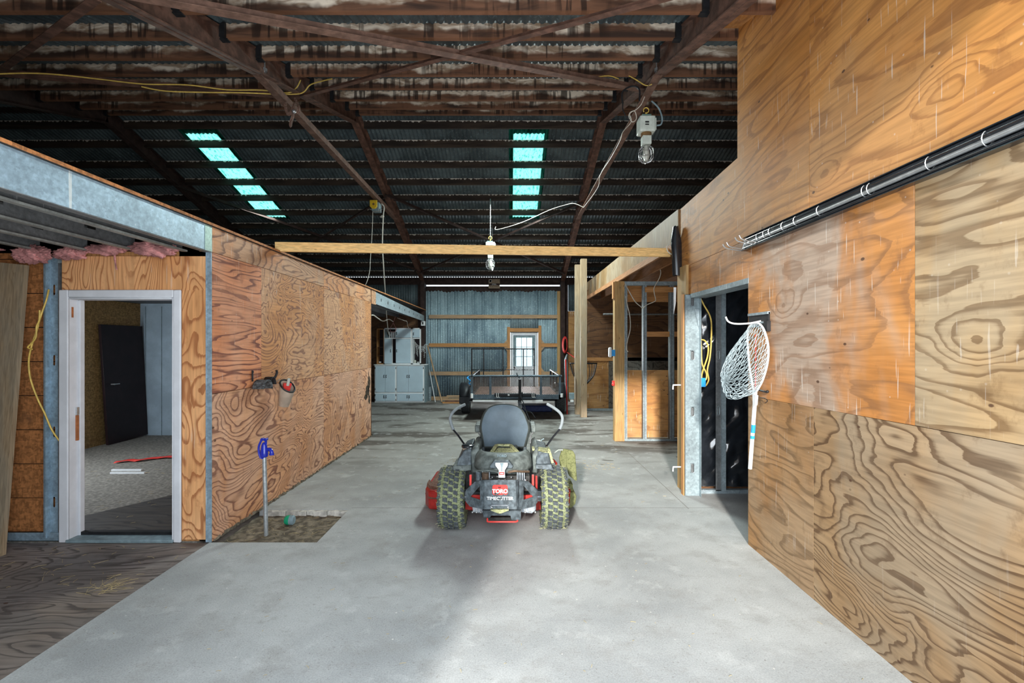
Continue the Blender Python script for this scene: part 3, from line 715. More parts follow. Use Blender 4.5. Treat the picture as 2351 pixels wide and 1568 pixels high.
for x in FX:
    t = thing('steel_roof_frame', names[x], 'roof frame', (x, 8, 0), 'steel roof frames')
    mt = 'rust' if x > -6 else 'rust_dk'
    mb = MB(); beam(mb, x, 1.5, und(1.5, ZB), 8.0, ZB); mb.build('rafter', mt, t)
    mb = MB(); beam(mb, x, 8.0, ZB, 14.25, und(14.25, ZB)); mb.build('rafter', mt, t)
    mb = MB(); mb.box((x - .06, 14.12, 0.0), (x + .06, 14.30, und(14.2, ZB) + .1)); mb.build('column', 'rust_dk', t)
    if x != -6.80:
        mb = MB(); mb.bar((x, 4.95, 4.55), (x, 10.85, 4.60), .012, .10); mb.bar((x - .02, 4.95, 4.505), (x - .02, 10.85, 4.555), .09, .010); mb.build('collar_tie', 'rust_lt', t)
        mb = MB(); mb.cyl((x, 5.05, 4.58), (x, 5.05, 4.70), .012).cyl((x, 5.05, 4.60), (x, 5.05, 4.63), .03); mb.build('hanger_bolt', 'steel', t)
    br = []
    for y in NEAR:
        for sx in (-1, 1):
            z = und(y, ZP)
            MB().box((x + sx * .055, y - .045, z + .0), (x + sx * .105, y + .03, z + .13)).box((x + sx * .045, y - .02, z - .01), (x + sx * .115, y + .03, z + .002)).build('purlin_bracket', 'black', t)
bays = (('outer left', -11.15, -6.86), ('left', -6.73, -2.68), ('middle', -2.55, 1.50), ('right', 1.63, 6.95))
ordn = ('first', 'second', 'third', 'fourth', 'fifth', 'sixth', 'seventh', 'eighth', 'ninth', 'tenth', 'eleventh', 'twelfth')
cache = {}
for slope, rows in (('near', NEAR), ('far', FAR)):
    for i, y in enumerate(rows):
        for bn, a, b in bays:
            if bn == 'outer left' and not (slope == 'far' and y < 12.1): continue
            z = und(y, ZP); L = b - a; key = (round(L, 3), slope)
            if key not in cache:
                o = MB().box((a, y - .019, z), (b, y + .019, z + .135)).build('roof_purlin', 'purlin' if slope == 'near' else 'purlin_far', smooth=False, bevel=0)
                cache[key] = o
            else:
                o = cache[key].copy(); COL.objects.link(o)
            o.location = ((a + b) / 2, y, z)
            w_ = 'brown and white stained' if slope == 'near' else 'dark drip-edged'
            pos = ordn[i] if slope == 'near' else ordn[i]
            tag(o, f"{w_} roof purlin, {bn} bay, {pos} from the {'front' if slope == 'near' else 'ridge'} on the {slope} slope", 'roof purlin', 'roof purlins on the %s slope' % slope)

def angle_iron(name, label, p, q_, mat='rust_lt', wd=.055):
    mb = MB(); p, q_ = Vector(p), Vector(q_)
    mb.bar(p, q_, wd, .006); mb.bar(p + Vector((0, 0, wd / 2)) + Vector((0, .02, 0)), q_ + Vector((0, 0, wd / 2)) + Vector((0, .02, 0)), .006, wd)
    o = mb.build(name, mat); return tag(o, label, 'roof brace', 'diagonal roof braces')
zb = lambda y, o=.04: und(y, ZB) - o
angle_iron('roof_brace', 'light brown angle-iron brace falling from top left to the caged lamp', (-2.62, 2.80, zb(2.8)), (1.56, 5.50, zb(5.5)), 'rust_lt', .075)
angle_iron('roof_brace', 'thin rusty brace rising from the left roof frame to the top right', (-2.62, 5.92, zb(5.92, .02)), (1.56, 2.60, zb(2.6, .02)), 'rust', .05)
angle_iron('roof_brace', 'dark angle-iron brace running left with the yellow cable along it', (-2.62, 5.88, zb(5.88)), (-6.80, 4.10, zb(4.1)), 'rust', .07)
angle_iron('roof_brace', 'dark brace in the top left corner of the roof', (-6.80, 5.90, zb(5.9)), (-2.62, 3.0, zb(3.0)), 'rust', .06)
angle_iron('roof_brace', 'dark brace under the far slope leading right from the hoist', (-2.62, 9.9, zb(9.9)), (1.56, 13.6, zb(13.6)), 'rust_dk', .06)
angle_iron('roof_brace', 'dark brace under the far slope leading left from the right frame', (1.56, 10.2, zb(10.2, .02)), (-2.62, 13.6, zb(13.6, .02)), 'rust_dk', .05)
angle_iron('roof_brace', 'dark brace under the left skylight leading down to the right', (-6.8, 9.6, zb(9.6)), (-2.62, 13.4, zb(13.4)), 'rust_dk', .06)
angle_iron('roof_brace', 'dark brace crossing left of the hoist under the far slope', (-2.62, 10.0, zb(10.0, .02)), (-6.8, 13.4, zb(13.4, .02)), 'rust_dk', .05)

# cross beam of fresh pine between the two long walls
p, q_ = Vector((-2.60, 5.25, 2.775)), Vector((1.99, 5.93, 2.842))
tag(MB().bar(p, q_, .04, .105).build('cross_beam', 'new_pine', bevel=.003), 'long fresh yellow pine board spanning the aisle from wall to wall', 'beam')

def cable(name, label, pts, r, mat, cat='cable', k=6, group=None):
    return tag(MB().tube(smoothpath(pts, k), r, 6).build(name, mat), label, cat, group)
# yellow cable along the left brace
pts = [P(-60, 172, 4.5), P(60, 168, 4.8), P(140, 172, 4.95), P(230, 182, 5.1), P(330, 193, 5.2), P(430, 195, 5.3), P(520, 206, 5.4), P(600, 207, 5.5), P(660, 213, 5.7), P(680, 202, 5.75), P(690, 184, 5.8)]
cable('electric_cable', 'yellow cable lying along the dark brace on the upper left', pts, .007, 'yellow_wire')
pts = [P(325, 199, 5.15), P(380, 209, 5.2), P(470, 212, 5.3), P(560, 213, 5.4), P(640, 216, 5.6), P(692, 214, 5.8), P(712, 195, 5.8), P(740, 186, 5.7), P(762, 181, 5.6)]
cable('electric_cable', 'second yellow cable sagging below the upper left brace and curling up at the frame', pts, .007, 'yellow_wire')
pts = [P(1308, 174, 5.2), P(1345, 180, 5.3), P(1395, 174, 5.35), P(1420, 181, 5.4)]
cable('electric_cable', 'short yellow cable lying on the light brace left of the caged lamp', pts, .006, 'yellow_wire')
pts = [P(1444, 174, 5.3), P(1462, 184, 5.25), P(1482, 196, 5.2), P(1496, 194, 5.1)]
cable('electric_cable', 'yellow cable arcing to the top end of the right collar tie', pts, .006, 'yellow_wire')
pts = [P(1480, 222, 5.1), P(1472, 240, 5.1), P(1460, 252, 5.12), P(1447, 258, 5.15), P(1444, 268, 5.2), P(1452, 280, 5.2), P(1461, 272, 5.2), P(1457, 255, 5.2), P(1446, 262, 5.25), P(1449, 280, 5.3), P(1430, 303, 5.5), P(1424, 322, 5.7), P(1404, 360, 6.3), P(1378, 402, 7.2), P(1372, 432, 8.0), P(1340, 476, 9.5)]
cable('electric_cable', 'pale cable looping by the caged lamp and running down the right collar tie', pts, .0045, 'white_wire')
pts = [P(1340, 476, 9.5), P(1318, 467, 9.6), P(1300, 470, 9.8), P(1262, 482, 10), P(1200, 510, 10.2), P(1142, 527, 10.3), P(1138, 520, 10.3)]
cable('electric_cable', 'thin pale cable crossing below the middle skylight', pts, .006, 'white_wire')
pts = [P(1430, 238, 5.1), P(1428, 215, 5.1), P(1438, 203, 5.1), P(1455, 198, 5.1), P(1468, 206, 5.1), P(1468, 232, 5.1)]
cable('conduit', 'black looped conduit hanging at the end of the light brace', pts, .010, 'black')
pts = [P(1430, 238, 5.15), P(1430, 252, 5.15), P(1438, 268, 5.15), P(1446, 276, 5.15)]
cable('conduit', 'black wire tail beside the pale cable loop', pts, .006, 'black')
pts = [P(1496, 232, 5.15), P(1512, 248, 5.2), P(1520, 270, 5.2), P(1518, 285, 5.2), P(1508, 288, 5.2)]
cable('conduit', 'grey hooped conduit at the right of the caged lamp', pts, .009, 'grey_plastic')

# caged work lamp
M['grass_tin'] = plain('green_tin', (.20, .24, .17), .5)
LX, LY = 1.50, 5.22
def caged_lamp(name, label, c, s, hanger):
    x, y, z = c
    t = thing(name, label, 'lamp', (x, y, z), 'caged work lamps')
    MB().box((x - .085 * s, y - .07 * s, z - .17 * s), (x + .085 * s, y + .09 * s, z)).build('ballast_box', 'lampbox', t, bevel=.012 * s)
    mb = MB()
    for i in range(5): mb.box((x + .083 * s, y - .05 * s + i * .028 * s, z - .15 * s), (x + .098 * s, y - .042 * s + i * .028 * s, z - .02 * s))
    mb.build('cooling_fin', 'lampbox', t)
    MB().box((x - .055 * s, y - .045 * s, z), (x + .045 * s, y + .045 * s, z + .022 * s)).build('top_cap', galv('green_cap', (.25, .42, .36), 0), t)
    MB().lathe([(.058 * s, -.205 * s), (.058 * s, -.17 * s)], c, seg=16).build('collar', 'brass', t)
    MB().box((x - .048 * s, y - .045 * s, z - .30 * s), (x + .05 * s, y + .05 * s, z - .205 * s)).build('socket_housing', 'lampbox', t, bevel=.008 * s)
    MB().lathe([(.02 * s, -.31 * s), (.035 * s, -.35 * s), (.04 * s, -.42 * s), (.024 * s, -.47 * s), (.005 * s, -.48 * s)], c, seg=14).build('bulb', 'glass_bulb', t)
    cg = MB()
    for k_ in range(12):
        a = 2 * math.pi * k_ / 12
        cg.tube([(x + r * s * math.cos(a), y + r * s * math.sin(a), z + h * s) for r, h in ((.04, -.31), (.075, -.345), (.082, -.40), (.075, -.455), (.045, -.49), (.008, -.497))], .0028 * s, 4)
    for r, h in ((.05, -.318), (.081, -.385), (.078, -.44)):
        cg.tube([(x + r * s * math.cos(2 * math.pi * j / 20), y + r * s * math.sin(2 * math.pi * j / 20), z + h * s) for j in range(20)], .0028 * s, 4, True)
    cg.build('wire_cage', 'steel', t)
    MB().tube([(x, y, z + .02 * s), (x, y, z + .06 * s)], .01 * s, 6).tube([(x + .03 * s * math.sin(a), y, z + .085 * s - .03 * s * math.cos(a)) for a in [k_ * .6 for k_ in range(10)]], .006 * s, 6).build('hook', 'yellow_wire', t)
    for dz, sz in ((-.075, .022), (-.10, .012)):
        MB().box((x - .03 * s, y - .0715 * s, z + dz * s - .008 * s), (x + .012 * s, y - .069 * s, z + dz * s + sz * s * .4)).build('printed_mark', 'black', t)
    return t
caged_lamp('work_lamp', 'caged work lamp with pale square box under the right collar tie', (LX, 5.25, 4.20), 1.0, 0)
caged_lamp('work_lamp', 'small far work lamp hanging behind the pine cross beam', (-.43, 10.1, 3.86), 1.15, 0)
mb = MB(); x0 = -.43
mb.tube([(x0, 10.1, 4.79), (x0, 10.1, 4.3), (x0, 10.1, 3.93)], .008, 6)
for i in range(14): mb.ball((x0, 10.1, 4.0 + i * .055), .016, (1, .5, 1), 6, 5)
tag(mb.build('hanging_chain', 'steel'), 'thin chain holding the far work lamp', 'chain')
t = thing('pendant_lamp', 'small round shade with a bare white bulb seen just below the pine cross beam', 'lamp', (-.43, 11.2, 3.4))
MB().lathe([(.006, 0), (.012, -.01), (.03, -.03), (.055, -.075), (.05, -.08), (.02, -.03), (.004, -.03)], (-.43, 11.2, 3.62), seg=16).build('lamp_shade', 'grass_tin', t)
MB().tube([(-.43, 11.2, 3.61), (-.43, 11.2, 4.68)], .005, 5).build('lamp_cord', 'black', t)
MB().lathe([(.012, 0), (.016, -.04), (.03, -.09), (.012, -.14), (.002, -.15)], (-.43, 11.2, 3.57), seg=12).build('light_bulb', 'white_pl', t)

# hoist with ropes
t = thing('cable_hoist', 'yellow cable hoist fixed under the left collar tie', 'hoist', (-2.66, 9.3, 4.30))
hx, hy, hz = -2.66, 9.28, 4.42
MB().prism([(hx - .075, hy - .06, hz + .08), (hx + .065, hy - .06, hz + .08), (hx + .065, hy - .06, hz - .05), (hx + .03, hy - .06, hz - .085), (hx - .03, hy - .06, hz - .085), (hx - .075, hy - .06, hz - .04)], (0, .03, 0)).build('side_cover', 'yellow', t, bevel=.008)
MB().cyl((hx, hy - .067, hz), (hx, hy - .058, hz), .022).build('cover_hub', 'brass', t)
MB().box((hx - .05, hy - .03, hz - .12), (hx + .10, hy + .16, hz + .05)).build('motor_body', 'grey_plastic', t, bevel=.015)
MB().cyl((hx - .04, hy + .02, hz - .10), (hx + .12, hy + .02, hz - .10), .035).build('drum', 'steel', t)
pts = [P(876, 468, 9.4), P(882, 476, 9.35), P(880, 495, 9.35), P(877, 498, 9.35), P(878, 560, 9.35), P(880, 620, 9.35), P(885, 690, 9.35), P(889, 735, 9.4), P(893, 768, 9.4)]
pts = [P(876, 468, 9.4), P(882, 476, 9.4), P(880, 496, 9.4), P(878, 560, 9.5), P(881, 620, 9.8), P(885, 680, 10.6), P(888, 730, 12.0), P(892, 765, 13.3), P(896, 769, 13.6)]
cable('hanging_rope', 'thick white rope hanging from the hoist toward the cabinet', pts, .012, 'rope', 'rope', 10)
tag(MB().ball(P(878, 497, 9.4), .03, (1.2, .8, .9), 8, 6).ball(P(875, 498, 9.4), .022, (1.3, .8, .7), 8, 6).build('rope_knot', 'rope'), 'knot in the white rope just below the hoist', 'knot')
pts = [P(856, 480, 9.3), P(855, 520, 9.2), P(852, 570, 8.9), P(850, 600, 8.6), P(849, 620, 8.5), P(843, 645, 8.4), P(835, 662, 8.4)]
cable('hanging_rope', 'thin grey cord dropping from the hoist to the top of the left wall', pts, .006, 'rope', 'rope', 8)

# chain and shackle on the left collar tie
t = thing('chain_shackle', 'rusty chain with a shackle wrapped on the left collar tie', 'chain', (-2.62, 5.35, 4.3))
def chain(mb, pts, r=.018, w_=.005):
    pts = smoothpath(pts, 6)
    for i in range(len(pts) - 1):
        c = (pts[i] + pts[i + 1]) / 2; d = (pts[i + 1] - pts[i]).normalized(); n_ = d.orthogonal().normalized()
        if i % 2: n_ = d.cross(n_)
        mb.tube([c + d * r * 1.3 * math.cos(a) + n_ * r * .7 * math.sin(a) for a in [2 * math.pi * k_ / 8 for k_ in range(8)]], w_, 4, True)
mb = MB(); chain(mb, [P(655, 232, 5.3), P(656, 250, 5.28), P(662, 262, 5.28), P(670, 255, 5.28), P(676, 238, 5.3)]); mb.build('chain_loop', 'rust_lt', t)
mb = MB(); chain(mb, [P(678, 228, 5.32), P(686, 245, 5.3), P(684, 258, 5.3), P(676, 252, 5.28)]); mb.build('chain_loop', 'rust_lt', t)
mb = MB(); chain(mb, [P(673, 256, 5.28), P(672, 268, 5.28), P(668, 280, 5.28), P(667, 288, 5.28)]); mb.build('chain_tail', 'rust_lt', t)
mb = MB().ball(P(675, 256, 5.26), .022); mb.build('shackle', 'steel', t)

# back-wall sign under the eave
t = thing('wooden_sign', 'small brown wooden sign with lettering above the back sliding door', 'sign', (-.49, 14.3, 3.38))
MB().box((-.66, 14.30, 3.38), (-.32, 14.33, 3.66)).build('sign_board', plain('sign_tan', (.30, .23, .16), .7, 0, .2), t)
MB().lathe([(.030, 0), (.044, 0), (.044, .006), (.030, .006)], (-.605, 14.292, 3.60), 'y', 20).build('sign_emblem', 'white', t)
MB().cyl((-.605, 14.298, 3.60), (-.605, 14.292, 3.60), .036).build('sign_disc', 'rust_dk', t)
MB().box((-.655, 14.294, 3.465), (-.325, 14.30, 3.53)).build('sign_band', 'rust_dk', t)
text('sign_lettering', 'STEEL', .055, (-.49, 14.292, 3.497), (1, 0, 0), (0, 0, 1), 'white', t)
text('sign_lettering', 'BUILDINGS', .05, (-.49, 14.296, 3.425), (1, 0, 0), (0, 0, 1), 'rust_dk', t)
# ================================================================ STUDS, POSTS, JOISTS, WALL THINGS
def slotted_web(mb, x0, x1, y, z0, z1, holes, hw=.019, hh=.05, t=.002):
    """sheet web facing the eye, with punched slots"""
    xc = (x0 + x1) / 2; z = z0
    for hz in sorted(holes):
        mb.box((x0, y, z), (x1, y + t, hz - hh)); mb.box((x0, y, hz - hh), (xc - hw, y + t, hz + hh)); mb.box((xc + hw, y, hz - hh), (x1, y + t, hz + hh)); z = hz + hh
    mb.box((x0, y, z), (x1, y + t, z1))
def slot_rims(mb, xc, y, holes, hw=.019, hh=.05):
    for hz in holes:
        pts = [(xc + hw * math.cos(a), y, hz + (hh - hw) * (1 if math.sin(a) > 0 else -1) + hw * math.sin(a)) for a in [2 * math.pi * (k + .5) / 16 for k in range(16)]]
        mb.tube(pts, .0035, 5, True)
# left stud beside the white door
t = thing('steel_stud', 'blue-grey slotted steel stud standing left of the white door', 'stud', (-3.98, 4.13, 0), 'steel studs')
mb = MB(); slotted_web(mb, -3.99, -3.925, 4.12, .03, 2.46, (2.17, 1.56, .94, .33), .013, .048); slot_rims(mb, -3.9575, 4.119, (2.17, 1.56, .94, .33), .013, .048); mb.build('web', 'galv_blue', t, smooth=False)
MB().box((-4.045, 4.115, .03), (-3.995, 4.118, 2.46)).box((-3.998, 4.075, .03), (-3.990, 4.12, 2.46)).box((-4.048, 4.115, .03), (-4.045, 4.17, 2.46)).build('flange', 'galv_blue', t)
MB().box((-3.926, 4.119, .03), (-3.922, 4.17, 2.46)).build('flange', 'galv_dk', t)
tag(MB().box((-7, 4.09, .0), (-3.87, 4.096, .075)).box((-7, 4.09, .0), (-3.87, 4.16, .006)).box((-7, 4.15, 0), (-3.87, 4.16, .05)).build('floor_track', 'galv_blue'), 'blue-grey steel track along the floor left of the white door', 'floor track')
tag(MB().box((-2.612, 4.072, .0), (-2.568, 4.084, 2.49)).box((-2.612, 4.068, 0), (-2.609, 4.074, 2.49)).build('corner_angle', 'galv_blue', smooth=False), 'tall steel corner strip between the white-door wall and the long left wall', 'corner strip')
tag(MB().box((-3.90, 4.09, 2.40), (-3.86, 4.12, 2.45)).box((-4.0, 4.09, 2.44), (-3.86, 4.12, 2.455)).build('track_end', 'galv_lt'), 'short bright steel bracket above the left top corner of the white door', 'bracket')
tag(MB().prism([(-4.42, 4.05, 2.40), (-4.105, 4.05, 2.37), (-4.08, 3.84, 0.0), (-4.40, 3.84, 0.0)], (0, -.038, 0)).build('leaning_plank', 'post', smooth=False), 'wide grey weathered plank leaning at the far left edge', 'plank')
cable('electric_cable', 'yellow cable hanging from the slotted stud left of the white door', [P(112, 665, 4.08), P(106, 690, 4.05), P(92, 730, 4.03), P(84, 760, 4.02), P(72, 796, 4.01), P(66, 830, 4.02), P(70, 870, 4.03), P(86, 915, 4.04), P(103, 950, 4.05), P(118, 985, 4.06), P(136, 1012, 4.07)], .0065, 'yellow_wire')
cable('electric_cable', 'yellow cable end twisted round the cable left of the white door', [P(91, 712, 4.02), P(90, 735, 4.02), P(84, 750, 4.0), P(82, 775, 4.0), P(70, 790, 4.0), P(64, 798, 4.0), P(74, 802, 4.0)], .0065, 'yellow_wire')

# galvanised floor joists over the deck on the left
jn = ('nearest the rim beam', 'second in from the rim beam', 'third in from the rim beam', 'fourth in from the rim beam', 'fifth in from the rim beam', 'sixth in from the rim beam', 'seventh in from the rim beam')
j0 = None
for i in range(7):
    x = -2.80 - .405 * i
    if j0 is None:
        j0 = thing('ceiling_joist', '', 'joist', (x, 3, 2.49), 'galvanised joists over the left deck')
        mb = MB(); z0, z1, y0, y1 = 2.49, 2.708, 1.78, 4.05
        cuts = [2.15, 2.95, 3.62]; y = y0
        for c in cuts:
            mb.box((x - .001, y, z0), (x + .001, c - .05, z1)); mb.box((x - .001, c - .05, z0), (x + .001, c + .05, z0 + .09)); mb.box((x - .001, c - .05, z0 + .13), (x + .001, c + .05, z1)); y = c + .05
        mb.box((x - .001, y, z0), (x + .001, y1, z1)); mb.build('web', 'galv_dk', j0, smooth=False)
        MB().box((x - .001, y0, z0 - .002), (x + .045, y1, z0)).box((x + .043, y0, z0), (x + .045, y1, z0 + .012)).build('bottom_flange', 'galv_lip', j0, smooth=False)
        o = j0
    else:
        o = copy_tree(j0); o.location = (x, 3, 2.49)
    o['label'] = 'grey galvanised ceiling joist over the wooden deck, ' + jn[i]
tag(MB().box((-3.195, 2.95, 2.655), (-3.185, 3.10, 2.69)).build('wood_shim', 'orange_clay'), 'small orange wood block stuck on a joist at the upper left', 'wood block')

def fluff(name, label, c, size, seed):
    random.seed(seed); mb = MB(); bmesh.ops.create_icosphere(mb.bm, subdivisions=5, radius=1.0)
    ph = [random.uniform(0, 6) for _ in range(6)]
    for v in mb.bm.verts:
        a = v.co
        n = math.sin(a.x * 5 + ph[0]) * math.sin(a.y * 4 + ph[1]) * .16 + math.sin(a.x * 11 + ph[2] + a.z * 6) * .09 + math.sin(a.x * 23 + ph[3] + a.y * 9) * math.sin(a.z * 19 + ph[4]) * .07 + random.uniform(-.07, .07)
        v.co = Vector((a.x * size[0], a.y * size[1], a.z * size[2])) * (1 + n) + Vector(c)
    return tag(mb.build(name, 'pink', angle=1.2), label, 'insulation', 'pink insulation tufts')
fluff('insulation_tuft', 'flat dusty pink insulation tuft at the far left under the joists', (-4.50, 4.0, 2.50), (.20, .06, .03), 1)
fluff('insulation_tuft', 'bright pink insulation tuft above the leaning plank and stud', (-4.03, 3.99, 2.455), (.16, .06, .075), 2)
fluff('insulation_tuft', 'pink insulation tuft above the left corner of the door plywood', (-3.72, 4.0, 2.46), (.13, .05, .05), 3)
fluff('insulation_tuft', 'brownish pink insulation tuft above the middle of the white door', (-3.42, 4.02, 2.50), (.17, .05, .045), 4)
fluff('insulation_tuft', 'largest shaggy pink insulation tuft, nearest the rim beam corner', (-2.98, 3.98, 2.50), (.20, .06, .065), 5)
tag(MB().tube(smoothpath([(-3.36, 4.03, 2.46), (-3.355, 4.03, 2.40), (-3.35, 4.04, 2.33)]), [.008] * 6 + [.006] * 6 + [.002], 5).build('insulation_strand', 'pink'), 'thin pink insulation strand dangling over the door plywood', 'insulation')

# things in the room behind the white door
t = thing('wooden_door', 'dark maroon door leaning against the wall inside the room', 'door', (-6.8, 8.4, 0))
MB().prism([(-6.80, 7.98, .0), (-6.80, 8.86, .02), (-6.88, 8.82, 2.03), (-6.88, 7.92, 2.03)], (.042, 0, 0)).build('door_leaf', 'dark_door', t, bevel=.004)
MB().cyl((-6.76, 8.04, 1.02), (-6.70, 8.04, 1.02), .012).tube([(-6.71, 8.04, 1.02), (-6.71, 8.15, 1.02)], .009).build('lever_handle', 'steel', t)
mb = MB()
mb.grid(lambda u, v: (-5.62 + u * .95 - .02 * v, 6.72 + u * .55 + .10 * v + .03 * math.sin(u * 17), .012 + .015 * abs(math.sin(u * 14 + v * 3))), 30, 4)
tag(mb.build('red_strap', 'red_plastic', solid=.006), 'crumpled red strap lying on the floor inside the room', 'strap')
mb = MB()
tag(MB().box((-5.25, 6.22, 0.0), (-4.80, 6.25, .02)).build('trim_strip', 'white_pl'), 'nearer white strip on the floor inside the left room', 'strip', 'white strips on the room floor')
tag(MB().box((-5.35, 6.36, 0.0), (-4.95, 6.39, .02)).build('trim_strip', 'white_pl'), 'farther white strip on the floor inside the left room', 'strip', 'white strips on the room floor')
tag(MB().cyl((-4.6, 7.35, .02), (-4.55, 7.37, .02), .018).build('plastic_scrap', 'green_plastic'), 'tiny green plastic scrap on the floor inside the left room', 'scrap')
random.seed(11)
mb = MB()
def straw_bits(mb, n, x0, x1, y0, y1, z, ln=(.02, .09), w_=.0012):
    for _ in range(n):
        x, y, a, l = random.uniform(x0, x1), random.uniform(y0, y1), random.uniform(0, 3.14), random.uniform(*ln)
        b = a + random.uniform(-.5, .5)
        mb.tube([(x, y, z), (x + l * .5 * math.cos(a), y + l * .5 * math.sin(a), z + random.uniform(0, .004)), (x + l * .5 * (math.cos(a) + math.cos(b)), y + l * .5 * (math.sin(a) + math.sin(b)), z)], w_, 3)
straw_bits(mb, 90, -5.8, -2.95, 4.4, 7.6, .014)
straw_bits(mb, 45, -3.9, -2.6, 3.3, 4.0, .003); straw_bits(mb, 26, -2.9, -2.75, 3.2, 3.35, .003, (.08, .2))
straw_bits(mb, 60, -2.5, 2.0, 2.4, 4.0, .002, (.01, .035)); straw_bits(mb, 60, -2.5, 1.8, 5.0, 8.0, .002, (.02, .06))
straw_bits(mb, 90, -2.5, -1.7, 4.12, 4.85, -.052, (.02, .08)); straw_bits(mb, 70, .75, 1.5, 6.4, 6.9, .002, (.02, .06)); straw_bits(mb, 60, -.9, -.5, 6.8, 7.3, .002, (.02, .06))
o = mb.build('scattered_straw', 'straw'); tag(o, 'straw bits scattered over the floor', 'straw', kind='stuff')

# yard hydrant in the floor pit, and the green ball
t = thing('yard_hydrant', 'blue-headed frost-proof yard hydrant standing in the floor pit', 'hydrant', (-2.25, 4.36, -.055))
hx, hy = -2.25, 4.36
MB().cyl((hx + .006, hy, -.06), (hx - .012, hy, .68), .019, seg=16).build('standpipe', galv('pipe_zinc', (.52, .56, .58), 0, .35, .6), t)
mb = MB()
mb.lathe([(.022, .66), (.034, .665), (.036, .70), (.030, .73), (.024, .78), (.012, .80)], (hx - .012, hy, 0), seg=18)
mb.build('head_casting', 'blue_gloss', t, subsurf=1)
MB().tube(smoothpath([(hx + .005, hy, .725), (hx + .04, hy - .005, .735), (hx + .062, hy - .012, .715), (hx + .064, hy - .014, .695)]), .016, 10).lathe([(.021, .685), (.021, .70)], (hx + .064, hy - .014, 0), seg=14).build('spout', 'blue_gloss', t)
MB().tube(smoothpath([(hx - .035, hy - .012, .655), (hx - .052, hy - .012, .70), (hx - .055, hy - .012, .76), (hx - .036, hy - .012, .81), (hx - .022, hy - .012, .835)]), [.010] * 24 + [.012], 8).build('handle_lever', 'blue_gloss', t)
MB().cyl((hx - .02, hy - .02, .665), (hx - .02, hy + .03, .665), .016).cyl((hx - .026, hy - .02, .825), (hx - .026, hy + .02, .825), .013).cyl((hx + .004, hy - .02, .825), (hx + .004, hy + .02, .825), .013).box((hx - .002, hy - .006, .78), (hx + .012, hy + .006, .83)).build('pivot_link', 'blue_gloss', t)
MB().cyl((hx - .002, hy, .76), (hx - .002, hy, .815), .006).build('valve_rod', 'brass', t)
t = thing('plastic_bottle_cap', 'small green and grey plastic cup lying in the floor pit', 'cup', (-2.13, 4.60, -.05))
MB().lathe([(.036, 0), (.046, .02), (.046, .045)], (-2.18, 4.60, -.005), 'x', 20).build('green_half', 'green_plastic', t)
MB().lathe([(.046, 0), (.045, .03), (.034, .04)], (-2.135, 4.60, -.005), 'x', 20).build('grey_half', 'grey_plastic', t)

# things hung on the left plywood wall
t = thing('rubber_belt_scrap', 'ribbed black rubber piece arched over hooks on the left plywood wall', 'rubber piece', (-2.5, 4.8, 1.25))
M['belt_grey'] = plain('worn_belt', (.10, .11, .115), .6, 0, .7, 40)
def ru(u, v):
    a = math.pi * (.04 + .95 * u); x = -2.54 + .115 * v
    y = 4.76 - .075 * math.cos(a) * (1.25 - .1 * v); z = 1.245 + .095 * math.sin(a) + .004 * math.sin(u * 60)
    return (x, y, z)
MB().grid(ru, 30, 6).build('rubber_arch', 'belt_grey', t, solid=.006)
def ru2(u, v):
    a = math.pi * (.1 + .85 * u); return (-2.55 + .08 * v, 4.95 - .06 * math.cos(a), 1.262 + .095 * math.sin(a))
MB().grid(ru2, 20, 3).build('rubber_arch', 'black', t, solid=.006)
MB().box((-2.563, 4.70, 1.33), (-2.553, 4.716, 1.44)).ball((-2.552, 4.708, 1.425), .008).build('hook_strap', 'black', t)
MB().tube(smoothpath([(-2.55, 5.03, 1.30), (-2.52, 5.06, 1.33), (-2.50, 5.08, 1.39), (-2.50, 5.07, 1.42)]), .012, 8).build('curved_hook', 'black', t)
t = thing('feed_cup', 'pale leather cup with a dark rim hanging tilted on the left plywood wall', 'cup', (-2.46, 5.15, 1.05))
A = Vector((.25, -.12, 1)).normalized(); B0 = Vector((-2.465, 5.16, 1.03))
u_ = A.orthogonal().normalized(); v_ = A.cross(u_)
def ring(c, r, n=24, sq=1.0): return [c + (u_ * math.cos(2 * math.pi * k / n) + v_ * math.sin(2 * math.pi * k / n) * sq) * r for k in range(n)]
mb = MB()
prof = [(.001, 0), (.052, 0.0), (.060, .05), (.068, .11), (.076, .17), (.078, .225), (.072, .225), (.060, .05), (.001, .012)]
def slant(p, c, h): d_ = p - c; return p - A * ((d_.x * .55 - d_.y * .25) * h / .225)
rs = [[mb.bm.verts.new(slant(p, B0 + A * h, h)) for p in ring(B0 + A * h, r)] for r, h in prof]
for a_, b_ in zip(rs, rs[1:]):
    for j in range(24): mb.bm.faces.new((a_[j], a_[(j + 1) % 24], b_[(j + 1) % 24], b_[j]))
mb.build('cup_body', 'leather', t, angle=1.2)
MB().tube([slant(p, B0 + A * .225, .225) for p in ring(B0 + A * .225, .078)], .009, 8, True).build('dark_rim', 'black', t)
MB().prism([B0 + A * .13 + u_ * -.03 + v_ * .0, B0 + A * .13 + u_ * .03, B0 + A * .25 + u_ * .04, B0 + A * .25 + u_ * -.04], v_ * .03).build('red_brush', 'red_plastic', t)
MB().cyl(B0 + A * .23, B0 + A * .31, .016).build('brush_neck', 'glass_bulb', t)
MB().tube([(-2.565, 5.14, 1.30), (-2.52, 5.14, 1.30), (-2.50, 5.14, 1.32)], .005).build('wall_hook', 'steel', t)
for (yy, zz, nm) in ((6.6, 1.36, 'upper'), (7.9, 1.10, 'lower')):
    pass

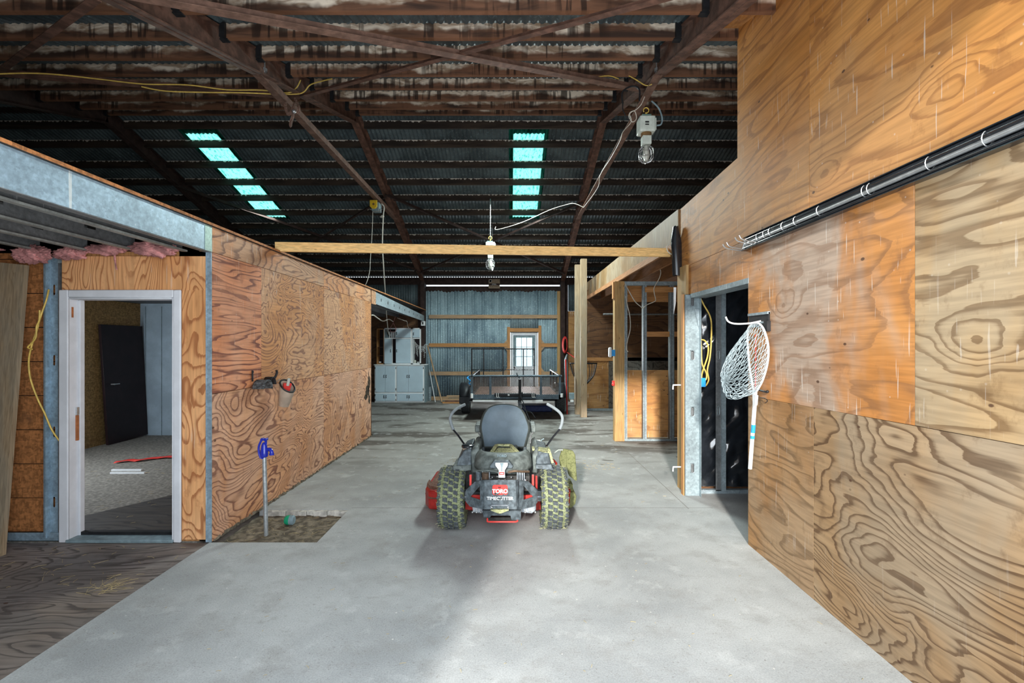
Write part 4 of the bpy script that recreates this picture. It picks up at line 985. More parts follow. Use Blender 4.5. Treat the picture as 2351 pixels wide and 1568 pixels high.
# right opening: jamb stud, inner studs, cables
t = thing('steel_stud', 'wide galvanised slotted jamb stud beside the dark plastic-lined opening', 'stud', (2.03, 5.32, 0), 'steel studs')
H = (2.18, 1.575, .945, .31)
mb = MB(); slotted_web(mb, 1.962, 2.118, 5.325, 0, 2.252, H, .021, .055); slot_rims(mb, 2.04, 5.319, H, .021, .055); mb.build('web', 'galv_lt', t, smooth=False)
MB().box((1.966, 5.35, 0), (2.114, 5.352, 2.26)).build('back_web', 'galv_dk', t)
MB().box((2.116, 5.27, 0), (2.119, 5.325, 2.21)).box((1.960, 5.325, 0), (1.963, 5.37, 2.252)).build('flange', 'galv_lt', t)
MB().prism([(2.06, 5.315, 2.09), (2.113, 5.315, 2.09), (2.113, 5.315, 1.86)], (0, -.004, 0)).build('gusset', 'galv', t)
for i, (x, lab) in enumerate(((2.335, 'galvanised stud in front of the black plastic, seen in the right opening'), (2.95, 'galvanised stud deep inside the right opening'))):
    t = thing('steel_stud', lab, 'stud', (x, 5.4, 0), 'steel studs')
    mb = MB().box((x, 5.40, .03), (x + .062, 5.402, 2.5)); mb.build('flange', 'galv_dk', t, smooth=False)
    MB().box((x + .062, 5.385, .03), (x + .11, 5.40, 2.5)).box((x + .060, 5.38, .03), (x + .064, 5.40, 2.5)).build('flange', 'galv', t, smooth=False)
    mb = MB(); slot_rims(mb, x + .03, 5.399, (1.575, .945), .012, .05); mb.build('slot_rim', 'galv_lt', t)
cable('electric_cable', 'yellow cable coming down from the top of the right opening', [P(1607, 682, 5.36), P(1616, 700, 5.35), P(1632, 732, 5.33), P(1633, 780, 5.37), P(1630, 820, 5.36), P(1624, 850, 5.36), P(1627, 872, 5.36), P(1618, 887, 5.35), P(1608, 880, 5.35)], .0085, 'yellow_wire')
cable('electric_cable', 'yellow cable loop hanging lower in the right opening', [P(1608, 760, 5.36), P(1610, 800, 5.36), P(1612, 835, 5.35), P(1622, 858, 5.34), P(1620, 872, 5.34), P(1611, 868, 5.34), P(1614, 850, 5.34), P(1624, 820, 5.34), P(1626, 795, 5.34), P(1618, 782, 5.34), P(1609, 780, 5.34)], .0085, 'yellow_wire')
tag(MB().box((2.13, 5.32, 1.22), (2.19, 5.345, 1.32)).build('outlet_box', 'cyan', bevel=.004), 'blue plastic electrical box low in the right opening', 'electrical box')
for z, nm in ((1.21, 'upper'), (.27, 'lower')):
    tag(MB().tube(smoothpath([(1.99, 5.45, z + .02), (1.88, 5.45, z + .02), (1.868, 5.45, z + .015), (1.865, 5.45, z - .03)]), .008, 8).build('gate_hook', 'white_pl'), nm + ' white L-shaped hook on the corner post', 'hook', 'white hooks on the corner post')

# stud frame across the stall, y = 8.35
YF = 8.35
tag(MB().box((1.822, YF - .05, 0), (1.995, YF + .09, 2.80)).build('timber_post', 'post_y', bevel=.004), 'yellow-brown square timber post left of the steel stud frame', 'post')
tag(MB().box((1.80, YF - .04, 2.50), (1.822, YF + .07, 2.79)).build('nailer_block', 'frame_wood'), 'short pine block nailed high on the yellow-brown post', 'wood block')
tag(MB().box((1.99, YF - .02, 0.0), (3.0, YF + .09, .035)).build('floor_track', 'galv_lt'), 'steel floor track under the stall stud frame', 'floor track')
tag(MB().box((1.99, YF - .02, 2.735), (3.0, YF + .09, 2.80)).build('top_track', 'galv'), 'steel top track over the stall stud frame', 'top track')
for x, w_, lab, mt in ((2.0, .05, 'white-edged steel stud against the yellow-brown post', 'galv_lt'), (2.33, .062, 'middle steel stud of the stall frame', 'galv'), (2.80, .075, 'right steel stud of the stall frame', 'galv')):
    t = thing('steel_stud', lab, 'stud', (x, YF, 0), 'steel studs')
    MB().box((x, YF - .01, .03), (x + w_, YF, 2.74)).box((x + w_, YF - .01, .03), (x + w_ + .002, YF + .08, 2.74)).build('flange', mt, t)
    MB().box((x + .02, YF - .016, .03), (x + .03, YF - .01, 2.74)).box((x, YF, .03), (x + .002, YF + .08, 2.74)).build('web_rib', 'galv_dk', t)
tag(MB().box((2.36, YF - .03, 2.61), (2.97, YF - .012, 2.70)).build('cross_strip', 'frame_wood_x'), 'upper pine strip nailed across the stall studs', 'wood strip', 'pine strips on the stall studs')
tag(MB().box((2.36, YF + .01, 1.83), (2.97, YF + .03, 1.92)).build('cross_strip', 'frame_wood_x'), 'lower pine strip nailed across the stall studs', 'wood strip', 'pine strips on the stall studs')
tag(MB().box((2.05, 9.2, 2.52), (3.6, 9.24, 2.88)).build('inner_header', 'frame_wood_x'), 'wide orange board seen high behind the stall studs', 'board')
tag(MB().cyl((2.05, 10.5, 2.36), (7.0, 10.5, 2.36), .02).build('horizontal_rod', 'galv_dk'), 'thin grey rail crossing high in the dark stall', 'rail')
for pts, lab in (([P(1433, 648, 8.33), P(1445, 670, 8.3), P(1458, 692, 8.3), P(1470, 703, 8.3), P(1476, 708, 8.3)], 'yellowish cable slanting from the post to the middle stall stud'),
                 ([P(1476, 708, 8.3), P(1485, 700, 8.3), P(1503, 692, 8.3), P(1505, 686, 8.3), P(1502, 672, 8.3), P(1502, 660, 8.3), P(1513, 640, 8.2), P(1517, 625, 8.1), P(1514, 608, 8.0), P(1530, 596, 7.6)], 'pale cable rising from the middle stall stud past the joists'),
                 ([P(1437, 680, 8.3), P(1440, 700, 8.3), P(1446, 725, 8.3), P(1447, 755, 8.3), P(1441, 780, 8.3), P(1438, 800, 8.3), P(1442, 808, 8.3)], 'white cable hanging beside the yellow-brown post')):
    cable('electric_cable', lab, pts, .008, 'white_wire')
t = thing('motion_sensor', 'blue box with a white cap fixed on the left of the yellow-brown post', 'sensor', (1.77, 8.3, 1.48))
MB().box((1.765, 8.27, 1.49), (1.825, 8.33, 1.60)).build('box_body', 'cyan', t); MB().box((1.715, 8.26, 1.47), (1.765, 8.34, 1.64)).build('white_cap', 'white_pl', t, bevel=.015)
tag(MB().box((1.78, 8.28, .97), (1.82, 8.33, 1.06)).ball((1.79, 8.27, 1.0), .03).build('latch', 'red_plastic'), 'small red and white latch low on the yellow-brown post', 'latch')

# black plastic wrap hanging on the header end
def wrap(u, v):
    z = 3.09 - .58 * v; w_ = .03 + .035 * min(1, v * 3) ; a = 2 * math.pi * u
    return (1.955 + .03 * v + w_ * math.cos(a), 5.62 + .04 * math.sin(a), z + .006 * math.sin(5 * a))
tag(MB().grid(wrap, 20, 14, True).build('plastic_wrap', 'black_gloss'), 'black plastic sheet hanging in a roll at the header corner', 'plastic sheet')
tag(MB().prism([(1.925, 5.6, 2.37), (1.955, 5.6, 2.37), (1.95, 5.6, 2.18), (1.925, 5.6, 2.05)], (0, .003, 0)).build('torn_paper', 'white'), 'torn white paper strip hanging under the black plastic', 'paper')
cable('electric_cable', 'white cable loop above the right end of the pine cross beam', [P(1545, 586, 5.7), P(1534, 578, 5.7), P(1531, 568, 5.7), P(1536, 562, 5.7), P(1545, 564, 5.7)], .006, 'white_wire')

# rail, pipes and hangers on the right wall
zr = 2.545
t = thing('track_rail', 'long black sliding-door rail running high along the right plywood wall', 'rail', (2.0, 2.8, 2.5))
MB().box((XR - .006, 1.4, 2.498), (XR - .001, 4.06, 2.602)).build('back_plate', 'black_gloss', t)
MB().tube([(XR - .022, 1.4, 2.577), (XR - .022, 4.0, 2.577)], .020, 12).build('track_tube', 'black_gloss', t)
MB().box((XR - .04, 1.4, 2.598), (XR, 4.04, 2.603)).box((XR - .045, 1.4, 2.494), (XR, 4.06, 2.499)).build('track_flange', 'black_gloss', t)
tag(MB().tube([(XR - .036, 1.4, 2.548), (XR - .036, 4.0, 2.542)], .0125, 12).build('metal_pipe', 'steel'), 'grey metal pipe lying in the black rail on the right wall', 'pipe')
tag(MB().tube([(XR - .032, 1.4, 2.516), (XR - .032, 4.05, 2.512)], .0115, 12).build('plastic_pipe', 'black_gloss'), 'black plastic pipe lying below the grey pipe on the right wall', 'pipe')
mb = MB()
for y in (1.98, 2.25, 2.62, 2.66, 3.05, 3.3, 3.45, 3.62, 3.7, 3.8): mb.tube([(XR - .03 + .024 * math.cos(a), y, 2.558 + .032 * math.sin(a)) for a in [2 * math.pi * k / 12 for k in range(12)]], .0022, 4, True)
mb.build('wire_tie', 'steel', t)
def prong(name, label, y, z):
    t = thing(name, label, 'tool hanger', (XR, y, z), 'wire tool hangers on the rail')
    MB().box((XR - .012, y - .03, z - .03), (XR - .004, y + .03, z + .06)).build('hanger_plate', 'steel', t)
    for s in (-1, 1):
        MB().tube(smoothpath([(XR - .01, y + s * .02, z + .05), (XR - .03, y + s * .028, z - .02), (XR - .05, y + s * .03, z - .025), (XR - .16, y + s * .035, z - .005), (XR - .19, y + s * .035, z + .03)]), .005, 8).build('prong', 'steel', t)
prong('tool_hanger', 'wire tool hanger at the far end of the black rail', 4.05, 2.53)
prong('tool_hanger', 'wire tool hanger just before the far end of the black rail', 3.83, 2.54)

# short tool rail with the landing net
t = thing('tool_rail', 'short black tool rail on the plywood above the fishing net', 'tool rail', (2.0, 3.84, 1.86))
MB().box((XR - .02, 3.69, 1.935), (XR - .0, 4.0, 1.955)).box((XR - .02, 3.69, 1.865), (XR - .0, 4.0, 1.88)).build('rail_lip', 'galv', t)
MB().box((XR - .012, 3.69, 1.84), (XR - .001, 4.0, 1.95)).build('rail_back', 'black', t)
MB().box((XR - .03, 3.68, 1.80), (XR - .0, 3.73, 1.88)).build('end_block', 'black', t)
t = thing('fishing_net', 'landing net with white hoop and handle hanging on the right wall by the opening', 'fishing net', (1.95, 3.8, .65))
XH = 1.955
def hp(px, py, X=XH):
    d = F * X / (px - 1172); return Vector((X, d, EYE + (790 - py) / F * d))
hoopL = [hp(1731, 901), hp(1727, 880), hp(1721, 845), hp(1718, 810), hp(1716, 780), hp(1717, 758), hp(1724, 746), hp(1733, 742)]
hoopR = [hp(1733, 742), hp(1744, 744), hp(1754, 758), hp(1762, 785), hp(1764, 812), hp(1760, 842), hp(1751, 872), hp(1742, 890), hp(1735, 901)]
hoop = smoothpath(hoopL + hoopR[1:], 5)
MB().tube(hoop, .0085, 8).build('hoop', 'white_pl', t)
MB().tube([hp(1734, 898), hp(1733, 925), hp(1722, 1076)], .0155, 12).build('handle', 'white_pl', t)
MB().tube([hp(1730.2, 975), hp(1728.7, 993)], .0163, 12).build('blue_band', 'cyan', t)
MB().tube([hp(1728, 1000), hp(1727.5, 1007)], .0163, 12).build('blue_band', 'cyan', t)
MB().prism([hp(1733, 903), hp(1741, 908), hp(1739, 930), hp(1734, 935)], (-.02, 0, 0)).build('white_tag', 'white_pl', t)
MB().tube([hp(1735, 768), hp(1735, 815), hp(1735, 830)], .004, 6).build('red_measure', 'red_plastic', t)
MB().tube([hp(1735, 835), hp(1734, 895)], .004, 6).build('red_measure', 'red_plastic', t)
MB().tube(smoothpath([(2.005, 3.80, 1.885), (1.93, 3.84, 1.868), (1.84, 3.88, 1.866), (1.79, 3.90, 1.885), (1.77, 3.905, 1.925)]), .007, 8).build('hanger_prong', 'white_pl', t)
n = len(hoop); hc = sum(hoop, Vector()) / n
hub = [hoop[i] for i in range(0, n, max(1, n // 30))]; N = len(hub)
tip = Vector((1.80, 4.03, 1.385)); mb = MB(); R = 12
pts2 = []
for j in range(R + 1):
    v = j / R; row = []
    for i in range(N):
        i2 = (i + (j % 2) * .5) % N; a0 = int(i2); fr_ = i2 - a0
        h = hub[a0].lerp(hub[(a0 + 1) % N], fr_)
        s_ = v ** 1.25; up = max(0.0, (h.z - 1.32) / .55); si = math.sin(v * math.pi)
        wob = .012 * math.sin(i * 2.3 + j * 1.7) * si
        p_ = h.lerp(tip, s_ * .98) + Vector((-.075 * si * (1 - .35 * up) + wob, (h.y - hc.y) * .75 * si, (-.085 * (1 - up) - .075 * up) * si + wob))
        row.append(p_)
    pts2.append(row)
for j in range(R):
    for i in range(N):
        a = pts2[j][i]
        for b in ((pts2[j + 1][i], pts2[j + 1][i - 1]) if j % 2 == 0 else (pts2[j + 1][i], pts2[j + 1][(i + 1) % N])):
            mid = (a + b) / 2 + Vector((0, 0, -.003)); mb.tube([a, mid, b], .0021, 4)
mb.build('netting', plain('net_cord', (.42, .52, .56), .7, 0, .35, 30), t)
tag(MB().tube(smoothpath([hp(1738, 893, 2.0), hp(1748, 897, 2.0), hp(1760, 900, 2.0)]), .009, 6).ball(hp(1762, 899, 2.0), .012).build('spring_clip', 'black'), 'dark clip on the plywood at the base of the net hoop', 'clip')
tag(MB().tube(smoothpath([hp(1737, 905, 2.0), hp(1745, 912, 2.0), hp(1755, 914, 2.0), hp(1762, 920, 2.0), hp(1757, 925, 2.0)]), .003, 6).build('dark_wire', 'black'), 'thin dark wire curling beside the net handle', 'wire')
# ================================================================ LAWN MOWER
random.seed(21)
M['mow_black'] = plain('dusty_black_plastic', (.15, .175, .165), .6, .05, .45, 16)
M['mow_guard'] = plain('scuffed_black_steel', (.105, .13, .145), .5, .1, .5, 22)
M['mow_seat'] = plain('grey_blue_seat', (.13, .175, .21), .5, 0, .12, 9)
M['mow_seat_dk'] = plain('seat_shell', (.055, .065, .06), .6, 0, .3, 9)
M['mow_metal'] = plain('cast_aluminium', (.38, .42, .46), .4, .4, .35, 26)
M['rubber'] = plain('tyre_lug', (.07, .082, .09), .7, 0, .4, 30)
M['engine_dk'] = plain('dark_engine', (.05, .048, .045), .5, .3, .5, 25)
M['muffler'] = plain('rusty_muffler', (.13, .085, .055), .6, .3, .4, 20)
def grass_mat(name, a, b, c2):
    k = NT(name); co = k.co(); v = k.noise(k.vmul(co, (90, 90, 130)), 1.0, 5, .75); n = k.noise(co, 38, 4, .7)
    c = k.mix(k.rng(v, .38, .62), a, b); c = k.mix(k.rng(n, .52, .62, 0, .8), c, c2); k.bump(n, .6, .01); return k.out(c, .9)
M['tyre_grass'] = grass_mat('grass_caked_rubber', (.14, .165, .08), (.31, .34, .20), (.05, .06, .035))
M['grass_top'] = grass_mat('dry_clippings', (.28, .30, .13), (.50, .50, .30), (.05, .06, .04))
M['grass_green'] = grass_mat('mossy_clippings', (.14, .155, .065), (.21, .22, .10), (.09, .10, .04))
M['deck_red'] = plain('mower_red', (.42, .025, .02), .45, 0, .3, 9)
M['deck_dirt'] = grass_mat('dirty_red_deck', (.13, .05, .035), (.20, .10, .07), (.30, .22, .16))

MX, MY = -.068, 4.42
mw = thing('riding_mower', 'zero-turn riding mower seen from behind, with grass-caked rear tyres and grey seat', 'lawn mower', (MX, MY, 0))
def rear_tyre(cx, side):
    R_, W_ = .273, .118
    o = MB().lathe([(.14, -W_ * .85), (.20, -W_ * 1.0), (.245, -W_ * 1.0), (R_ - .006, -W_ * .78), (R_, -W_ * .4), (R_, W_ * .4), (R_ - .006, W_ * .78), (.245, W_), (.20, W_), (.14, W_ * .85)], (cx, MY, R_ + .008), 'x', 48).build('rear_tyre', 'tyre_grass', mw, angle=1.0)
    mb = MB(); n = 29
    for ci, off in enumerate((-.100, -.055, -.010, .035, .080)):
        for k in range(n):
            a = 2 * math.pi * (k + (.5 if ci % 2 else 0)) / n
            rr = R_ + .004 - (.016 if abs(off) > .09 or off > .07 else 0)
            u = Vector((0, math.cos(a), math.sin(a))); tn = Vector((0, -math.sin(a), math.cos(a)))
            c = Vector((cx + off + .01, MY, R_ + .008)) + u * rr
            x_ = Vector((1, 0, 0)); hw, hl, hh = .0205 + random.uniform(-.002, .001), .0195 + random.uniform(-.002, .002), .006
            p = [c + x_ * sx * hw * (.9 if sz > 0 else 1.05) + tn * (st_ * hl * (.88 if sz > 0 else 1.0) + (.006 if sx > 0 else -.003)) + u * sz * hh for sz in (-1, 1) for sx, st_ in ((-1, -1), (1, -1), (1, 1), (-1, 1))]
            mb.quadbox(p)
    for sgn in (-1, 1):                                             # shoulder lugs
        for k in range(n):
            a = 2 * math.pi * (k + .25) / n; u = Vector((0, math.cos(a), math.sin(a))); tn = Vector((0, -math.sin(a), math.cos(a)))
            c = Vector((cx + sgn * .108, MY, R_ + .008)) + u * (R_ - .022)
            p = [c + Vector((sgn * sx * .012, 0, 0)) + tn * st_ * .009 + u * sz * .014 for sz in (-1, 1) for sx, st_ in ((-1, -1), (1, -1), (1, 1), (-1, 1))]
            mb.quadbox(p)
    mb.build('tread', 'rubber', o, bevel=0)
    MB().lathe([(.02, -.10), (.15, -.095), (.15, .095), (.02, .10)], (cx, MY, R_ + .008), 'x', 28).build('rim', 'mow_guard', o)
    mb = MB()                                                       # loose grass blades caught in the tread
    for _ in range(900):
        a = random.uniform(0, 2 * math.pi); off = random.uniform(-.115, .115); rr = R_ + random.uniform(-.002, .010)
        p = Vector((cx + off, MY + rr * math.cos(a), R_ + .010 + rr * math.sin(a)))
        if p.z < .004: continue
        q_ = p + Vector((random.uniform(-.025, .025), random.uniform(-.014, .014), random.uniform(-.012, .012)))
        q_.z = max(q_.z, .003)
        mb.tube([p, q_], .0011, 3)
    g_ = mb.build('grass_blades', 'grass_top', o); g_['kind'] = 'stuff'
    return o
rear_tyre(-.53, -1); rear_tyre(.395, 1)
MB().cyl((-.45, MY, .28), (.31, MY, .28), .03).build('axle', 'mow_metal', mw)

def W(px, py, d): return P(px, py, d)
# centre guard plate
D0 = 3.98
def gd(px): return D0 + max(0, (abs(px - 1150) - 38)) * .0030
def quad_prism(name, pts, mat, parent, t=.012, bev=.0):
    return MB().prism([W(a, b, gd(a)) for a, b in pts], (0, t, 0)).build(name, mat, parent, bevel=bev)
guard = MB().prism([W(1112, 1102, D0), W(1184, 1102, D0), W(1187, 1170, D0), W(1111, 1170, D0)], (0, .012, 0)).build('rear_guard', 'mow_guard', mw, bevel=.003)
MB().prism([W(1184, 1102, D0), W(1196, 1104, D0 + .05), W(1197, 1170, D0 + .05), W(1187, 1170, D0)], (0, .01, 0)).build('guard_side_plate', 'mow_guard', mw)
for s in (1, -1):
    X_ = lambda a: a if s > 0 else (2300 - a) + 4
    O = [(1112, 1102), (1090, 1106), (1070, 1125), (1070, 1153), (1079, 1163), (1112, 1170)]; T = [(1102, 1115), (1080, 1141), (1102, 1148)]
    mb = MB()
    for q4 in ((O[0], O[1], T[0]), (O[1], O[2], T[1], T[0]), (O[2], O[3], T[1]), (O[3], O[4], T[2], T[1]), (O[4], O[5], T[2]), (O[5], O[0], T[0], T[2])):
        mb.prism([W(X_(a), b, gd(X_(a))) for a, b in q4], (0, .012, 0))
    mb.build('guard_wing', 'mow_guard', mw, angle=.5)
    mb = MB()
    for k in range(6):
        a = 1077 + k * 5.2; b = 1154 + k * 1.2
        mb.prism([W(X_(a), b - 3.5, gd(X_(a)) - .002), W(X_(a + 1.5), b - 3.5, gd(X_(a)) - .002), W(X_(a + 3), b + 3, gd(X_(a)) - .002), W(X_(a + 1.3), b + 3, gd(X_(a)) - .002)], (0, .002, 0))
    mb.build('vent_slots', 'black', mw)
    MB().prism([W(X_(1076), 1137, 4.12), W(X_(1104), 1137, 4.12), W(X_(1104), 1150, 4.12), W(X_(1080), 1146, 4.12)], (0, .02, 0)).build('red_frame_rail', 'deck_red', mw)
    MB().bar(W(X_(1080.5), 1090, 4.12), W(X_(1080.5), 1114, 4.12), .018, .02, (0, 1, 0)).build('red_upright', 'red_plastic', mw)
# printed sign on the guard
def rrect(cx, cz, w_, h_, r, y):
    out = []
    for sx, sz, a0 in ((1, 1, 0), (-1, 1, 90), (-1, -1, 180), (1, -1, 270)):
        for k in range(5):
            a = math.radians(a0 + k * 22.5); out.append((cx + sx * (w_ / 2 - r) + r * math.cos(a), y, cz + sz * (h_ / 2 - r) + r * math.sin(a)))
    return out
lc = W(1148, 1124.5, D0)
MB().prism(rrect(lc.x, lc.z, .128, .084, .018, D0 - .003), (0, .003, 0)).build('red_badge', 'red_plastic', guard)
text('badge_lettering', 'TORO', .046, (lc.x, D0 - .004, lc.z - .012), (1, 0, 0), (0, 0, 1), 'white_pl', guard, .001, .0016)
mb = MB()
for k in range(5):
    a = -.6 + k * .3; mb.prism([(lc.x - .003 + .004 * k - .012, D0 - .0045, lc.z + .016), (lc.x + .004 * k - .010, D0 - .0045, lc.z + .016), (lc.x - .0015 + .02 * math.sin(a), D0 - .0045, lc.z + .034)], (0, .001, 0))
mb.build('badge_fan_mark', 'black', guard)
tc = W(1148, 1144.5, D0)
text('model_lettering', 'TIMECUTTER', .038, (tc.x, D0 - .001, tc.z), (1, 0, 0), (0, 0, 1), 'white_pl', guard, .001, .0008)
mb = MB(); random.seed(5)
for cx_, cz_, w_, h_ in ((tc.x + .004, tc.z - .002, .032, .020), (tc.x - .03, tc.z + .040, .05, .016), (tc.x + .03, tc.z + .034, .02, .010)):
    pts = [(cx_ + w_ * .5 * math.cos(a) * random.uniform(.6, 1.15), D0 - .0048, cz_ + h_ * .5 * math.sin(a) * random.uniform(.6, 1.15)) for a in [2 * math.pi * k / 14 for k in range(14)]]
    mb.prism(pts, (0, .0012, 0))
mb.build('scuff_patch', plain('scuff_grey', (.12, .14, .14), .7, 0, .8, 60), guard)
mb = MB()
for px_ in (1129, 1167): mb.cyl(W(px_, 1155, D0 - .002), W(px_, 1155, D0 + .001), .004)
mb.build('bolt_hole', 'black', guard)
MB().tube([W(1126, 1168, D0 - .006), W(1127, 1162, D0 - .006), W(1130, 1160, D0 - .006), W(1164, 1160, D0 - .006), W(1167, 1162, D0 - .006), W(1168, 1168, D0 - .006)], .005, 8).build('hitch_lip', 'mow_metal', mw)
mb = MB()
for px_ in (1129, 1166): mb.ball(W(px_, 1165, D0 - .008), .008)
mb.build('hitch_bolts', 'steel', mw)
MB().prism([W(1126, 1170, D0 - .02), W(1168, 1170, D0 - .02), W(1168, 1172, D0 - .02), W(1150, 1179, D0 - .03), W(1145, 1179, D0 - .03), W(1126, 1172, D0 - .02)], (0, .05, 0)).build('hitch_plate', 'grass_top', mw)
MB().prism([W(1107, 1172, 4.02), W(1196, 1172, 4.02), W(1196, 1194, 4.04), W(1174, 1194, 4.04), W(1172, 1184, 4.04), W(1128, 1184, 4.04), W(1124, 1189, 4.04), W(1110, 1188, 4.04)], (0, .04, 0)).build('lower_frame', 'mow_guard', mw, bevel=.003)
MB().tube([W(1119, 1190, 4.08), W(1119, 1197.5, 4.06), W(1123, 1198, 4.05), W(1184, 1198, 4.05), W(1188, 1197, 4.06), W(1188, 1190, 4.08)], .007, 8).build('red_bottom_bar', 'red_plastic', mw)
MB().prism([W(1120, 1188, 4.2), W(1180, 1188, 4.2), W(1178, 1194, 4.2), W(1124, 1194, 4.2)], (0, .1, 0)).build('engine_pan', 'engine_dk', mw)
# transaxle housings
for xc, w_ in ((-.285, .13), (.150, .16)):
    t_ = MB().prism([(xc - w_ / 2, 4.18, .335), (xc + w_ / 2, 4.18, .335), (xc + w_ / 2 - .005, 4.18, .235), (xc + w_ / 4, 4.18, .205), (xc - w_ / 3, 4.18, .215), (xc - w_ / 2 + .01, 4.18, .27)], (0, .22, 0)).build('transaxle_housing', 'mow_metal', mw, bevel=.01)
    mb = MB()
    for k in range(4): mb.box((xc - w_ / 2 + .02 + k * w_ / 4.5, 4.172, .225), (xc - w_ / 2 + .028 + k * w_ / 4.5, 4.182, .33))
    for k in range(4): mb.ball((xc - w_ / 2 + .015 + k * w_ / 3.6, 4.176, .222), .009)
    mb.build('cast_rib', 'steel', t_)
# engine
MB().box((-.28, 4.12, .42), (.17, 4.50, .56)).build('engine_block', 'engine_dk', mw, bevel=.01)
for x0, x1 in ((-.245, -.175), (.055, .125)):
    mb = MB()
    for k in range(5): mb.box((x0 + k * .015, 4.075, .50), (x0 + k * .015 + .007, 4.16, .60))
    mb.build('cooling_fins', 'mow_metal', mw)
MB().cyl((-.215, 4.06, .51), (-.215, 4.06, .60), .030, seg=14).build('oil_filter', 'muffler', mw)
MB().cyl((-.275, 4.10, .47), (-.275, 4.10, .60), .026, seg=14).build('fuel_filter', 'mow_guard', mw)
MB().tube(smoothpath([(-.30, 4.12, .60), (-.22, 4.07, .615), (-.14, 4.06, .612), (-.10, 4.05, .60)]), .008, 8).build('hose', 'mow_black', mw)
MB().tube(smoothpath([(.16, 4.10, .60), (.10, 4.06, .61), (.04, 4.04, .62), (-.02, 4.04, .61)]), .010, 8).build('exhaust_pipe', 'muffler', mw)
mb = MB(); random.seed(8)
for k in range(22): mb.ball((random.uniform(-.25, .15), 4.06 + random.uniform(0, .04), random.uniform(.51, .61)), random.uniform(.005, .010), (1, 1, 1), 8, 6)
mb.build('engine_bolts', 'steel', mw)
def shroud(u, v):
    a = math.pi * u; r = 1 - .0 * v
    x = MX - .0 + .262 * math.cos(a) * (1 - .25 * v ** 2.2); z = .585 + .13 * math.sin(v * math.pi / 2) + .0 * u
    y = 4.44 - .33 * math.sin(a) ** .7 * (1 - .55 * v ** 1.8)
    return (x, y, z)
MB().grid(shroud, 28, 10).build('engine_shroud', 'mow_black', mw, angle=1.2, solid=.01)
MB().prism([(MX - .115, 4.12, .625), (MX - .12, 4.22, .665), (MX - .12, 4.34, .685), (MX - .11, 4.60, .708), (MX - .10, 4.72, .70), (MX - .10, 4.72, .56), (MX - .115, 4.15, .56)], (.24, 0, 0)).build('air_cleaner_cover', 'mow_black', mw, bevel=.015)
MB().prism([W(1124, 1070, 4.10), W(1134, 1058, 4.10), W(1168, 1058, 4.10), W(1178, 1070, 4.10), W(1176, 1076, 4.10), W(1126, 1076, 4.10)], (0, .05, 0)).build('shroud_brow', 'mow_guard', mw, bevel=.006)
mb = MB()                                                          # clipping-covered intake frame
for a_, b_ in (((1128, 1040), (1140, 1022)), ((1140, 1022), (1172, 1022)), ((1172, 1022), (1190, 1040)), ((1190, 1041), (1128, 1041))):
    pa, pb = W(a_[0], a_[1], 4.35 + (1041 - a_[1]) * .012), W(b_[0], b_[1], 4.35 + (1041 - b_[1]) * .012)
    mb.bar(pa, pb, .035, .022)
mb.build('intake_frame', 'grass_top', mw, bevel=.006)
MB().prism([W(1136, 1037, 4.40), W(1143, 1028, 4.50), W(1172, 1028, 4.50), W(1182, 1037, 4.40)], (0, 0, -.01)).build('intake_screen', 'grass_top', mw)
text('cover_lettering', 'TORO', .030, W(1152, 1047, 4.16), (1, 0, 0), (0, .55, .83), 'grey_plastic', mw, .002, .001)
# white V badge
bd = MB().prism([W(1137, 1063, 4.06), W(1166, 1063, 4.06), W(1166, 1069, 4.06), W(1159, 1080, 4.05), W(1160, 1097, 4.05), W(1144, 1097, 4.05), W(1145, 1080, 4.05), W(1137, 1069, 4.06)], (0, .02, 0)).build('white_badge', 'white_pl', mw, bevel=.004)
MB().prism([W(1148, 1063.5, 4.045), W(1156, 1063.5, 4.045), W(1153, 1073, 4.04), W(1153, 1082, 4.04), W(1151, 1082, 4.04), W(1151, 1073, 4.04)], (0, .006, 0)).build('badge_notch', 'grey_plastic', bd)
MB().prism([W(1146, 1084, 4.038), W(1157.5, 1084, 4.038), W(1157.5, 1090, 4.038), W(1146, 1090, 4.038)], (0, .004, 0)).build('badge_label', 'red_plastic', bd)
MB().prism([W(1148, 1086, 4.034), W(1155.5, 1086, 4.034), W(1155.5, 1088, 4.034), W(1148, 1088, 4.034)], (0, .004, 0)).build('badge_label_bar', 'white_pl', bd)
# seat
out = [(1108, 1031), (1104, 1005), (1101, 985), (1103, 965), (1111, 945), (1126, 932), (1145, 927), (1168, 927), (1189, 932), (1204, 945), (1213, 965), (1218, 985), (1214, 1005), (1207, 1031)]
so = [W(a, b, 4.86) for a, b in smoothpath([(a, b, 0) for a, b in out], 4) for a, b in [(a, b)]] if False else [W(v.x, v.y, 4.86) for v in smoothpath([(a, b, 0) for a, b in out], 4)]
seat = MB().prism(so, (0, .10, -.02)).build('seat_back', 'mow_seat_dk', mw, bevel=.02)
cc = sum(so, Vector()) / len(so)
mb = MB(); rows = 7
def bulge(u, v):
    i = u * len(so); a0 = int(i); f_ = i - a0; p = so[a0 % len(so)].lerp(so[(a0 + 1) % len(so)], f_)
    q_ = cc.lerp(p, .93 * v); return (q_.x, 4.862 - .030 * (1 - v ** 3), q_.z)
mb.grid(bulge, len(so), rows).build('back_panel', 'mow_seat', seat, angle=1.5)
MB().box((MX - .235, 4.92, .575), (MX + .225, 5.42, .68)).build('seat_cushion', 'mow_seat_dk', mw, bevel=.03)
MB().box((MX - .24, 4.82, .56), (MX + .235, 4.90, .60)).build('seat_base_bar', 'mow_metal', mw, bevel=.006)
